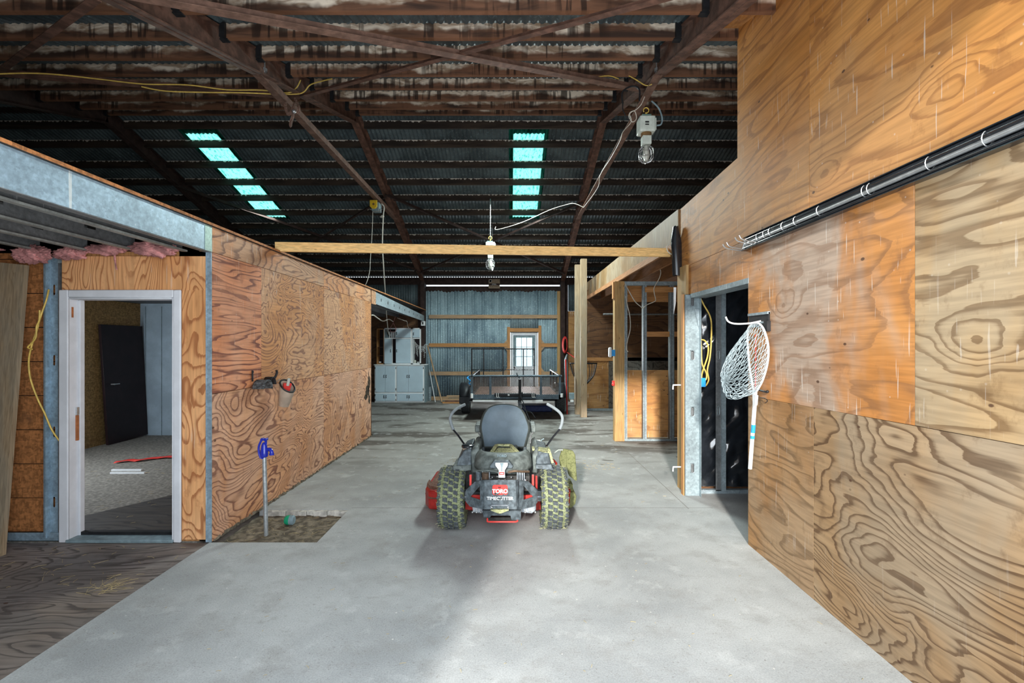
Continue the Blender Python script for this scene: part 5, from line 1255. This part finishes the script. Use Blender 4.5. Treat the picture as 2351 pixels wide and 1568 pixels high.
for s, ax in ((-1, 1097), (1, 1224)):
    c = W(ax, 984, 4.98)
    MB().box((c.x - .030, 4.96, c.z - .038), (c.x + .030, 5.22, c.z + .040)).build('armrest', 'mow_black', mw, bevel=.012)
    MB().tube([(c.x - s * .005, 4.96, c.z - .04), (c.x - s * .03, 4.94, c.z - .07), (c.x - s * .035, 4.90, c.z - .14)], .008, 6).build('armrest_bracket', 'steel', mw)
for px_ in (1109, 1205): MB().tube([W(px_, 1027, 4.84), W(px_ + (3 if px_ < 1150 else -1), 1052, 4.80)], .018, 10).build('seat_strut', 'mow_guard', mw)
# steering levers
for pts, s in (([(1066, 1020, 4.92), (1052, 1000, 4.98), (1041, 987, 5.02)], -1), ([(1255, 1024, 4.92), (1270, 1003, 4.98), (1285, 986, 5.02)], 1)):
    lv = MB().tube([W(*p) for p in pts], .010, 10).build('steering_lever', 'black_gloss', mw)
    g_ = [(1041, 987, 5.02), (1035, 970, 5.05), (1034, 957, 5.08), (1041, 945, 5.12), (1054, 935, 5.2), (1067, 929, 5.28)] if s < 0 else [(1285, 986, 5.02), (1290, 972, 5.05), (1291, 958, 5.08), (1285, 947, 5.12), (1271, 936, 5.2), (1257, 928, 5.28)]
    MB().tube(smoothpath([W(*p) for p in g_]), .0165, 12).build('lever_grip', plain('lever_grip_grey', (.27, .31, .33), .6, 0, .12), lv)
# fenders
fL = MB().prism([W(1063, 1036, 4.42), W(1082, 1029, 4.42), W(1082, 1070, 4.36), W(1048, 1070, 4.36), W(1051, 1055, 4.38)], (0, .45, .01)).build('rear_fender', 'mow_guard', mw, bevel=.012)
MB().prism([W(1040, 1070, 4.36), W(1082, 1067, 4.36), W(1082, 1080, 4.34), W(1066, 1082, 4.34), W(1040, 1080, 4.34)], (0, .30, 0)).build('fender_lip', 'mow_black', mw, bevel=.006)
def tank(x0, x1, y0, y1, z0, z1, nm='fuel_tank'):
    MB().prism([(x0, y0, z0), (x0, y0, z1 - .06), (x0 + .02, y0, z1 - .01), (x0 + .05, y0, z1), (x1, y0, z1), (x1, y0, z0)], (0, y1 - y0, 0)).build(nm, 'mow_black', mw, bevel=.02)
tank(-.372, -.29, 4.40, 4.95, .50, .745)
tank(.205, .255, 4.40, 4.95, .50, .735, 'console_side')
cp = W(1074, 1024, 4.52)
MB().lathe([(.050, -.035), (.050, -.01)], cp, seg=24).build('filler_neck', 'leather', mw)
cap = MB().lathe([(.056, -.012), (.060, -.008), (.060, .008), (.052, .014), (.0, .014)][:4] + [(.004, .015)], cp, seg=28).build('fuel_cap', 'black_gloss', mw)
fR = MB().prism([W(1231, 1033, 4.42), W(1259, 1040, 4.42), W(1266, 1066, 4.36), W(1231, 1066, 4.36)], (0, .45, .01)).build('rear_fender', 'mow_guard', mw, bevel=.012)
MB().prism([W(1230, 1066, 4.36), W(1266, 1066, 4.36), W(1272, 1081, 4.34), W(1230, 1076, 4.34)], (0, .30, 0)).build('fender_lip', 'mow_guard', mw, bevel=.006)
MB().prism([W(1221, 1024, 4.55), W(1258, 1028, 4.55), W(1262, 1036, 4.42), W(1222, 1030, 4.42)], (0, 0, -.02)).build('fender_top', 'grass_top', mw, bevel=.004)
MB().prism([W(1233, 1030, 4.50), W(1254, 1032, 4.50), W(1256, 1037, 4.42), W(1238, 1036, 4.42)], (0, 0, .006)).build('cup_recess', 'mow_guard', mw)
MB().prism([W(1258, 1030, 4.45), W(1263, 1032, 4.45), W(1272, 1062, 4.38), W(1266, 1064, 4.38)], (0, .1, 0)).build('grassy_edge', 'grass_top', mw)
c = W(1231, 1014, 4.9); MB().box((c.x - .045, 4.88, c.z - .015), (c.x + .045, 4.93, c.z + .015)).build('battery_cover', 'lampbox', mw, bevel=.004)
c = W(1247, 1020, 4.9); MB().box((c.x - .015, 4.88, c.z - .018), (c.x + .017, 4.92, c.z + .018)).build('choke_knob', 'yellow', mw, bevel=.006)
MB().tube([W(1241, 1024, 4.9), W(1243, 1010, 4.9), W(1249, 1007, 4.9)], .006, 6).build('throttle_lever', 'grey_plastic', mw)
MB().tube([W(1269, 1055, 4.55), W(1277, 1063, 4.55), W(1277, 1082, 4.55)], .011, 8).build('red_fender_bar', 'deck_red', mw)
MB().bar(W(1231, 1092, 4.2), W(1232, 1150, 4.2), .018, .02, (0, 1, 0)).build('red_upright', 'deck_red', mw)
MB().box((-.42, 4.42, .16), (.28, 5.6, .30)).build('chassis', 'deck_red', mw)
MB().box((-.42, 4.45, .30), (.30, 4.95, .56)).build('underseat_body', 'engine_dk', mw)
# cutting deck
dk_ = [(-.855, 4.78), (-.80, 4.66), (-.62, 4.62), (.50, 4.62), (.60, 4.72), (.62, 5.3), (.50, 5.62), (-.62, 5.66), (-.84, 5.4)]
MB().prism([(x, y, .075) for x, y in dk_], (0, 0, .185)).build('cutting_deck', 'deck_red', mw, bevel=.02)
MB().prism([(x * .93 - .02 * (x < 0), 4.70 + (y - 4.62) * .9, .262) for x, y in dk_], (0, 0, .02)).build('deck_top', 'deck_dirt', mw, bevel=.008)
MB().prism([(-.862, 4.80, .185), (-.80, 4.65, .185), (-.70, 4.63, .185), (-.70, 4.70, .285), (-.80, 4.74, .285), (-.85, 4.85, .285)], (0, 0, .0) if False else (.0, .12, 0)).build('dirt_crust', 'deck_dirt', mw)
ch = MB().prism([W(1290, 1032, 5.0), W(1299, 1031, 5.0), W(1300, 1042, 4.95), W(1301, 1082, 4.9), W(1286, 1069, 4.95), W(1284, 1052, 4.98)], (0, .03, 0)).build('discharge_chute', 'grass_green', mw, bevel=.006)
MB().prism([W(1299, 1032, 4.98), W(1316, 1036, 4.96), W(1321, 1045, 4.95), W(1325, 1103, 4.88), W(1322, 1105, 4.88), W(1306, 1092, 4.9), W(1299, 1062, 4.95)], (0, .05, 0)).build('chute_flap', 'grass_green', ch, bevel=.008)
MB().prism([W(1305, 1131, 4.72), W(1319, 1130, 4.72), W(1324, 1140, 4.72), W(1321, 1158, 4.70), W(1312, 1167, 4.70), W(1302, 1168, 4.70)], (0, .4, 0)).build('deck_end_cover', 'grass_green', mw, bevel=.01)
MB().prism([W(1305, 1111, 4.78), W(1315, 1112, 4.78), W(1315, 1132, 4.76), W(1305, 1132, 4.76)], (0, .2, 0)).build('deck_bracket', 'grass_green', mw)
MB().tube([W(1264, 1042, 4.8), W(1272, 1040, 4.85), W(1282, 1033, 4.95), W(1292, 1033, 4.98)], .006, 6).build('chute_rod', 'lampbox', mw)
MB().box((.30, 4.36, .30), (.36, 4.44, .36)).ball((.315, 4.36, .40), .04, (1, 1, 1.5)).build('spring_clump', 'grass_green', mw)
for sx in (-1, 1):
    MB().box((MX + sx * .30, 4.40, .24), (MX + sx * .36, 4.46, .34)).build('axle_hub', 'mow_metal', mw, bevel=.006)
MB().prism([(-.47, 5.5, .26), (.33, 5.5, .26), (.33, 6.05, .30), (-.47, 6.05, .30)], (0, 0, .02)).build('foot_plate', 'mow_guard', mw)
for x in (-.50, .37):
    MB().bar((x, 5.6, .30), (x, 6.2, .30), .05, .05).build('front_arm', 'deck_red', mw)
    MB().lathe([(.03, -.05), (.12, -.055), (.14, -.035), (.14, .035), (.12, .055), (.03, .05)], (x, 6.25, .145), 'x', 28).build('caster_wheel', 'rubber', mw)
    MB().tube([(x - .075, 6.25, .145), (x - .075, 6.22, .29), (x + .075, 6.22, .29), (x + .075, 6.25, .145)], .012, 6).build('caster_fork', 'mow_guard', mw)
# ================================================================ TRAILER, CABINETS, BACK THINGS
def mesh_panel(mb, x0, x1, z0, z1, y, cw=.050, chh=.028, r=.0068):
    """expanded-metal mesh from two families of slanted strands clipped to the panel"""
    k = chh / cw
    for s in (1, -1):
        c = -((x1 - x0) * k)
        lo, hi = (z0 - k * (x1 - x0), z1) if s > 0 else (z0, z1 + k * (x1 - x0))
        z = lo
        while z < hi:
            # line z = z + s*k*(x-x0)
            a, b = 0.0, x1 - x0
            if s > 0: a = max(a, (z0 - z) / k); b = min(b, (z1 - z) / k)
            else: a = max(a, (z - z1) / k); b = min(b, (z - z0) / k)
            if b - a > .01: mb.bar((x0 + a, y, z + s * k * a), (x0 + b, y, z + s * k * b), r, r * 1.6, (0, 1, 0))
            z += chh
M['tr_steel'] = plain('trailer_grey_steel', (.07, .10, .125), .5, .2, .3, 14)
M['tr_black'] = plain('trailer_black', (.016, .018, .022), .5, .2, .3, 14)
M['tr_mesh'] = plain('mesh_brown', (.17, .135, .115), .6, .1, .3, 20)
YT = 10.6
tr = thing('utility_trailer', 'black mesh-sided utility trailer parked at the back behind the mower', 'trailer', (.12, 11.6, 0))
def bx_(a, b, nm, mt, par=tr, bev=0): return MB().box(a, b).build(nm, mt, par, bevel=bev)
bx_((-.89, YT, .47), (1.13, YT + .06, .57), 'front_beam', 'tr_steel')
MB().tube([(-.93, YT + .03, .985), (1.15, YT + .03, .985)], .024, 10).build('top_rail', 'tr_steel', tr)
for x in (-.89, -.475, .655, 1.08): bx_((x, YT + .005, .57), (x + .05, YT + .05, .97), 'rail_upright', 'tr_steel')
mb = MB(); mesh_panel(mb, -.86, 1.10, .57, .97, YT + .045); mb.build('mesh_panel', 'tr_mesh', tr)
for x in (-.89, 1.08):
    bx_((x, YT, .47), (x + .05, 13.1, .57), 'side_beam', 'tr_black'); MB().tube([(x + .025, YT, .985), (x + .025, 13.1, .985)], .022, 8).build('side_rail', 'tr_black', tr)
    for y in (11.4, 12.2, 13.05): bx_((x, y, .57), (x + .05, y + .04, .97), 'rail_upright', 'tr_black')
MB().box((-.86, YT + .06, .49), (1.10, 13.1, .53)).build('trailer_bed', 'rust_lt', tr)
gt = bx_((-1.09, 13.12, .50), (-1.055, 13.16, 1.575), 'ramp_gate', 'tr_black')
mb = MB()
for x in (-.76, -.22, .34, .64): mb.box((x, 13.12, .50), (x + .03, 13.15, 1.575))
mb.box((-1.09, 13.12, 1.55), (.67, 13.15, 1.58)).box((-1.09, 13.12, .98), (.67, 13.15, 1.0)).box((-1.09, 13.12, .5), (.67, 13.15, .53))
mb.build('gate_bars', 'tr_black', gt)
mb = MB(); mesh_panel(mb, -1.07, .66, .52, 1.56, 13.14, .075, .036, .0036); mb.build('gate_mesh', 'tr_black', gt)
def wheel(x, y, r=.33, w_=.10):
    o = MB().lathe([(.16, -w_ * .9), (.26, -w_), (r - .02, -w_), (r, -w_ * .75), (r, w_ * .75), (r - .02, w_), (.26, w_), (.16, w_ * .9)], (x, y, r), 'x', 32).build('trailer_wheel', 'rubber', tr)
    mb = MB()
    for k in range(44):
        a = 2 * math.pi * k / 44
        for off in (-.06, -.02, .02, .06):
            aa = a + (.07 if off in (-.02, .06) else 0); c = Vector((x + off, y + (r + .002) * math.cos(aa), r + (r + .002) * math.sin(aa)))
            u = Vector((0, math.cos(aa), math.sin(aa))); tn = Vector((0, -u.z, u.y))
            mb.quadbox([c + Vector((sx * .013, 0, 0)) + tn * st_ * .012 + u * sz * .004 for sz in (-1, 1) for sx, st_ in ((-1, -1), (1, -1), (1, 1), (-1, 1))])
    mb.build('tyre_tread', 'black', o)
    MB().lathe([(.02, -.07), (.17, -.085), (.17, .085), (.02, .07)], (x, y, r), 'x', 20).build('wheel_rim', 'white', o)
wheel(-1.10, 11.72); wheel(1.22, 11.72)
for x in (-1.10, 1.20):
    mb = MB(); mb.grid(lambda u, v: (x - .12 + .24 * v, 11.72 - .42 * math.cos(math.pi * (.0 + u)), .42 + .33 * math.sin(math.pi * u)), 18, 2)
    mb.build('mudguard', 'tr_black', tr, solid=.008)
    MB().box((x - .12, 11.28, .28), (x + .12, 11.30, .44)).build('mud_flap', 'tr_black', tr) if x < 0 else None
MB().cyl((-1.1, 11.72, .33), (1.20, 11.72, .33), .03).build('axle', 'tr_black', tr)
bx_((-.84, YT - .06, .415), (.72, YT - .02, .455), 'light_bar', 'white')
MB().tube([(-.86, YT - .05, .60), (-.86, YT - .05, .50)], .03, 8).build('corner_lamp', 'white_pl', tr); MB().tube([(1.14, YT - .05, .60), (1.14, YT - .05, .52)], .03, 8).build('corner_lamp', 'white_pl', tr)
bx_((-.36, YT - .08, .53), (.56, YT - .02, .61), 'tool_roll', 'tr_black', tr, .02)
for x in (-.31, -.27, .48, .52): MB().tube([(x, YT - .085, .615), (x, YT - .088, .525), (x + .03, YT - .085, .52)], .006, 6).build('roll_strap', 'white_pl', tr)
bx_((-.06, YT - .085, .56), (-.02, YT - .08, .585), 'roll_label', 'white_pl')
MB().bar((.20, YT, .44), (.20, 9.6, .44), .07, .08).build('tongue_arm', 'tr_black', tr)
MB().bar((.19, 9.7, .44), (.19, 9.15, .43), .07, .07).build('coupler', 'tr_black', tr)
MB().tube([(.20, 10.15, .10), (.20, 10.15, .95)], .030, 12).build('tongue_jack', 'tr_black', tr)
MB().tube([(.20, 10.15, .96), (.17, 10.13, 1.0), (.14, 10.10, 1.05), (.13, 10.08, 1.09)], .011, 6).build('jack_crank', 'tr_steel', tr)
MB().tube([(.20, 10.15, .11), (.20, 10.15, .0)], .018, 8).box((.13, 10.08, 0), (.27, 10.22, .012)).build('jack_foot', 'tr_black', tr)
MB().tube(smoothpath([(.24, 10.1, .5), (.25, 10.05, .68), (.22, 10.0, .60), (.28, 9.9, .45), (.35, 9.7, .25), (.48, 9.3, .02)]), .010, 6).build('safety_chain', 'tr_black', tr)
MB().tube(smoothpath([(.21, 10.0, .45), (.30, 9.6, .36), (.40, 9.2, .38), (.47, 9.0, .30)]), .008, 6).build('wiring_lead', 'tr_black', tr)
tag(MB().box((.28, 11.9, .0), (1.05, 12.4, .16)).build('storage_tote', plain('dark_blue', (.03, .05, .16), .5), bevel=.03), 'dark blue bundle on the floor under the trailer', 'bundle')
tag(MB().tube(smoothpath([(-1.0, 11.3, .86), (-.97, 11.25, .93), (-1.02, 11.2, .90), (-.95, 11.2, .84), (-.98, 11.22, .78), (-.93, 11.2, .74)]), .012, 6).build('blue_rag', 'cyan'), 'blue rag tied on the left front corner of the trailer', 'rag')

# ---- cabinets
def door_leaf(par, x0, x1, z0, z1, y, pull, nm='cabinet_door'):
    o = MB().box((x0, y - .018, z0), (x1, y, z1)).build(nm, 'cab_blue', par, bevel=.003)
    if pull is not None:
        mb = MB()
        for dz in (-.028, .028): mb.box((pull[0] - .010, y - .032, pull[1] + dz - .012), (pull[0] + .010, y - .018, pull[1] + dz + .012))
        mb.tube([(pull[0], y - .034, pull[1] - .028), (pull[0], y - .040, pull[1]), (pull[0], y - .034, pull[1] + .028)], .006, 6)
        mb.build('door_pull', 'black', o)
    return o
yc = 13.88
bc = thing('base_cabinet', 'low white and pale blue cabinet with four tall and four short doors at the back', 'cabinet', (-3.23, 14.1, 0))
mb = MB().box((-3.97, yc, 0), (-2.52, 14.34, 1.09)).build('cabinet_body', 'cab_white', bc)
MB().box((-3.99, yc - .03, 1.085), (-2.47, 14.34, 1.105)).build('cabinet_top', 'cab_white', bc)
MB().box((-2.52, yc, 0), (-2.47, 14.34, 1.085)).build('side_panel', 'grey_plastic', bc)
for i, (a, b, pl) in enumerate(((-3.945, -3.665, -3.69), (-3.655, -3.375, -3.63), (-3.315, -2.99, -3.015), (-2.98, -2.555, -2.955))):
    b = min(b, -2.56)
    door_leaf(bc, a, b, .30, 1.055, yc, (pl, .76)); door_leaf(bc, a, b, .035, .25, yc, (pl, .165))
mb = MB()
for x in (-3.35, -2.545, -3.955):
    for z in (1.0, .38, .21, .07): mb.box((x - .008, yc - .012, z - .03), (x + .008, yc, z + .03))
mb.build('hinge', 'black', bc)
yu = 14.03
def carcass(par, x0, x1, z0, z1, y0, y1, t=.03, mt='cab_white'):
    MB().box((x0, y0, z0), (x0 + t, y1, z1)).box((x1 - t, y0, z0), (x1, y1, z1)).box((x0, y0, z1 - t), (x1, y1, z1)).box((x0, y0, z0), (x1, y1, z0 + t)).build('cabinet_frame', mt, par)
    MB().box((x0, y1 - .01, z0), (x1, y1, z1)).build('cabinet_back', 'dark_door', par)
uc = thing('wall_cabinet', 'tall white and pale blue cabinet with ajar doors standing on the base cabinet', 'cabinet', (-3.33, 14.2, 1.105))
carcass(uc, -3.74, -2.92, 1.105, 2.175, yu, 14.33)
MB().box((-3.71, yu, 1.855), (-2.95, 14.3, 1.885)).box((-3.40, yu + .0, 1.885), (-3.385, 14.3, 2.145)).build('shelf', 'cab_white', uc)
door_leaf(uc, -3.39, -2.95, 1.895, 2.145, yu, (-3.36, 2.02)); door_leaf(uc, -3.385, -2.95, 1.14, 1.85, yu, (-3.355, 1.50)); door_leaf(uc, -3.71, -3.50, 1.13, 1.85, yu - .02, (-3.53, 1.50))
MB().box((-3.495, yu - .02, 1.13), (-3.48, yu + .0, 1.86)).build('door_edge', 'cab_white', uc)
tag(MB().prism([(-3.70, yu + .01, 1.89), (-3.61, yu + .01, 1.89), (-3.70, yu + .01, 2.13)], (0, .1, 0)).build('grey_pouch', 'grey_plastic'), 'dark grey pouch at the left of the open top shelf of the cabinet', 'pouch')
for i, nm in enumerate(('leftmost', 'second', 'third', 'rightmost')):
    x = -3.59 + i * .052
    tag(MB().lathe([(.012, 0), (.014, .02), (.014, .16), (.006, .19)], (x, yu + .06, 1.886), seg=10).build('caulk_tube', 'white_pl'), nm + ' white tube standing on the open top shelf of the cabinet', 'tube', 'white tubes on the cabinet shelf')
un = thing('wall_cabinet', 'narrow white cabinet with one open compartment right of the tall cabinet', 'cabinet', (-2.78, 14.2, 1.105))
carcass(un, -2.915, -2.655, 1.105, 2.175, yu, 14.33)
MB().box((-2.90, yu, 1.855), (-2.67, 14.3, 1.885)).build('shelf', 'cab_white', un)
door_leaf(un, -2.89, -2.68, 1.895, 2.145, yu, (-2.86, 2.0))
tag(MB().lathe([(.03, 0), (.04, .02), (.04, .07), (.03, .09)], (-2.84, yu + .08, 1.136), seg=14).build('small_jar', 'glass_bulb'), 'bluish jar in the open compartment of the narrow cabinet', 'jar')
tag(MB().ball((-2.74, yu + .08, 1.158), .03, (1.3, 1, .7)).build('white_bundle', 'white_pl'), 'small white bundle in the open compartment of the narrow cabinet', 'bundle')
mb = MB(); random.seed(4)
line = [(-2.87, yu - .02, 1.85), (-2.80, yu - .02, 1.74), (-2.72, yu - .02, 1.66), (-2.64, yu - .04, 1.64), (-2.56, yu - .04, 1.64), (-2.50, yu - .03, 1.70), (-2.40, 14.3, 1.62)]
mb.tube(smoothpath(line), .004, 4)
for p in smoothpath(line, 3)[:-3]:
    L = random.uniform(.08, .38); mb.tube([p, p + Vector((.01, 0, -L))], .0025, 3)
    for k in range(int(L / .05)): mb.ball(p + Vector((random.uniform(-.012, .012), 0, -.05 * (k + 1))), .008, (1, 1, 1.4), 6, 4)
tag(mb.build('string_lights', 'white_pl'), 'string of tiny icicle lights draped over the narrow cabinet', 'string lights')
sh = thing('open_shelf', 'dark open wooden shelf unit left of the tall cabinet', 'shelf', (-3.87, 14.2, 1.105))
carcass(sh, -3.965, -3.745, 1.105, 2.16, 14.06, 14.33, .022, 'frame_wood')
for z in (1.35, 1.6, 1.85): MB().box((-3.945, 14.08, z), (-3.765, 14.3, z + .012)).build('shelf_board', 'rust', sh)
tag(MB().ball((-3.89, 14.15, 1.158), .03, (1.4, 1, .8)).build('small_tin', 'white_pl'), 'small pale tin at the bottom of the dark open shelf', 'tin')
t = thing('security_camera', 'small white camera box beside the top of the back cabinets', 'camera', (-2.62, 14.0, 2.24))
MB().box((-2.64, 13.98, 2.24), (-2.52, 14.08, 2.38)).build('camera_body', 'white_pl', t, bevel=.01); MB().box((-2.60, 13.975, 2.28), (-2.565, 13.98, 2.35)).build('camera_lens', 'black', t)
tag(MB().tube(smoothpath([(-3.345, 13.8, 2.503), (-3.42, 13.8, 2.30), (-3.50, 13.8, 2.15), (-3.47, 13.8, 2.06), (-3.36, 13.8, 2.06), (-3.33, 13.8, 2.14), (-3.40, 13.8, 2.30)]), .007, 6).build('pink_cord', 'pink'), 'pink cord loop hanging in front of the tall cabinet', 'cord')
cable('electric_cable', 'white cable sagging across the ceiling above the cabinets', [P(852, 724, 9.2), P(858, 724, 9.4), P(868, 731, 10), P(880, 737, 11), P(893, 733, 12.5), P(902, 738, 13.5)], .012, 'white_wire')
cable('electric_cable', 'thin white cable dropping to the top of the tall cabinet', [P(912, 730, 13.2), P(928, 736, 13.4), P(934, 738, 13.5), P(936, 748, 13.7), P(939, 754, 13.9)], .008, 'white_wire')
# rear-left ceiling joists
for i, x in enumerate((-2.95, -3.36, -3.77, -4.18, -4.59)):
    tag(MB().box((x, 8.95, 2.50), (x + .04, 14.3, 2.504)).box((x, 8.95, 2.50), (x + .003, 14.3, 2.70)).build('ceiling_joist', 'galv_dk'), ('first', 'second', 'third', 'fourth', 'fifth')[i] + ' grey joist from the aisle in the ceiling before the cabinets', 'joist', 'grey joists before the cabinets')

# ---- leaning poles, boards
tag(MB().tube([(-2.50, 14.28, 1.67), (-2.0, 13.85, .0)], .022, 10).build('wooden_pole', 'girt'), 'long wooden pole leaning on the corrugated wall beside the cabinets', 'pole')
tag(MB().tube([(-2.44, 14.28, .93), (-2.20, 13.9, .0)], .013, 10).build('white_pole', 'white'), 'short white pole leaning low on the corrugated wall', 'pole')
mt_ = ('frame_wood_x', 'rust_lt', 'girt', 'post', 'girt')
for i in range(5):
    x0 = -2.05 + (.10 if i > 2 else .0) + .07 * (i % 2)
    tag(MB().box((x0 + .1, 13.6 + .03 * i, .0 + .042 * i), (-1.15, 13.75 + .03 * i, .038 + .042 * i)).build('stacked_board', mt_[i]), ('bottom', 'second', 'third', 'fourth', 'topmost')[i] + ' board of the low lumber stack left of the trailer', 'board', 'stacked lumber by the trailer')
tag(MB().box((-2.46, 14.27, .0), (-2.39, 14.30, .42)).build('short_board', 'galv_lt'), 'pale short board standing right of the base cabinet', 'board')

# ---- right rear: posts, basket, hose, gate
tag(MB().box((1.63, 11.0, 0), (1.775, 11.12, 3.68)).build('timber_post', 'post', bevel=.004), 'taller grey-brown post, nearer of the two free posts at right rear', 'post')
tag(MB().box((1.56, 11.45, 0), (1.69, 11.57, 3.62)).build('timber_post', 'post', bevel=.004), 'slightly shorter grey-brown post behind the taller free post', 'post')
tag(MB().box((1.535, 11.4, .25), (1.565, 11.44, .92)).build('white_strip', 'leather'), 'pale strip fixed low on the left free post', 'strip')
t = thing('hay_rack', 'black wire corner hay rack hanging behind the two free posts', 'hay rack', (1.8, 11.4, .65))
mb = MB(); cx_, cy_ = 1.84, 11.98
top = [(cx_ + .34 * math.cos(a), cy_ - .30 * math.sin(a), 1.22) for a in [math.pi * k / 12 for k in range(13)]]
mb.tube(top, .014, 6); mb.build('top_hoop', 'tr_black', t)
for k, p in enumerate(top): MB().tube(smoothpath([p, ((p[0] + cx_) / 2 + .08 * (1 if p[0] > cx_ else -1), (p[1] + cy_) / 2 - .04, .90), (cx_ + .1 * (p[0] - cx_), cy_ + .12 * (p[1] - cy_), .64)]), .009, 5).build('rack_bar', 'tr_black', t)
MB().tube([(cx_ - .34, cy_, 1.22), (cx_ + .34, cy_, 1.22)], .012, 6).tube([(cx_ - .05, cy_, .64), (cx_ + .05, cy_, .64)], .012, 6).build('back_rail', 'tr_black', t)
t = thing('coiled_hose', 'red coiled hose hanging at the right end of the back wall', 'hose', (1.6, 13.9, 1.42))
mb = MB()
for k in range(5): mb.tube([(1.60 + (.075 - .006 * k) * math.cos(a), 13.95 - .02 * k, 1.68 + (.24 - .012 * k) * math.sin(a)) for a in [2 * math.pi * j / 24 for j in range(24)]], .013, 6, True)
mb.build('hose_coil', 'red', t)
MB().tube(smoothpath([(1.66, 13.9, 1.46), (1.80, 13.6, 1.34), (1.95, 13.0, 1.18), (2.1, 12.6, 1.05)]), .013, 6).build('hose_tail', 'red', t)
t = thing('metal_gate', 'galvanised gate panel standing edge-on at the right of the trailer', 'gate', (1.45, 12.3, 0))
def gp(s, z): return Vector((1.36 + .22 * s, 11.75 + 1.5 * s, z))
MB().tube([gp(0, .04), gp(0, 1.28), gp(.1, 1.34), gp(.9, 1.40), gp(1, 1.38), gp(1, .04)], .022, 8).tube([gp(0, .06), gp(1, .06)], .022, 8).build('gate_frame', 'galv', t)
for k in range(7): MB().tube([gp((k + 1) / 8, .06), gp((k + 1) / 8, 1.36)], .014, 6).build('gate_bar', 'galv', t)
tag(MB().tube([(1.375, 11.5, .0), (1.35, 11.62, 1.33)], .016, 8).build('red_pole', 'red'), 'thin red pole standing against the gate panel', 'pole')
t = thing('work_light', 'small grey floodlight low on the gate panel', 'lamp', (1.5, 11.6, .35))
MB().box((1.42, 11.5, .36), (1.56, 11.55, .52)).build('light_head', 'grey_plastic', t, bevel=.01); MB().box((1.45, 11.49, .30), (1.53, 11.54, .35)).build('light_bracket', 'white_pl', t)
tag(MB().box((2.62, 12.1, 1.60), (2.72, 12.17, 1.80)).ball((2.69, 12.08, 1.70), .03).build('junction_box', 'black'), 'small dark box on the dark stall wall', 'box')
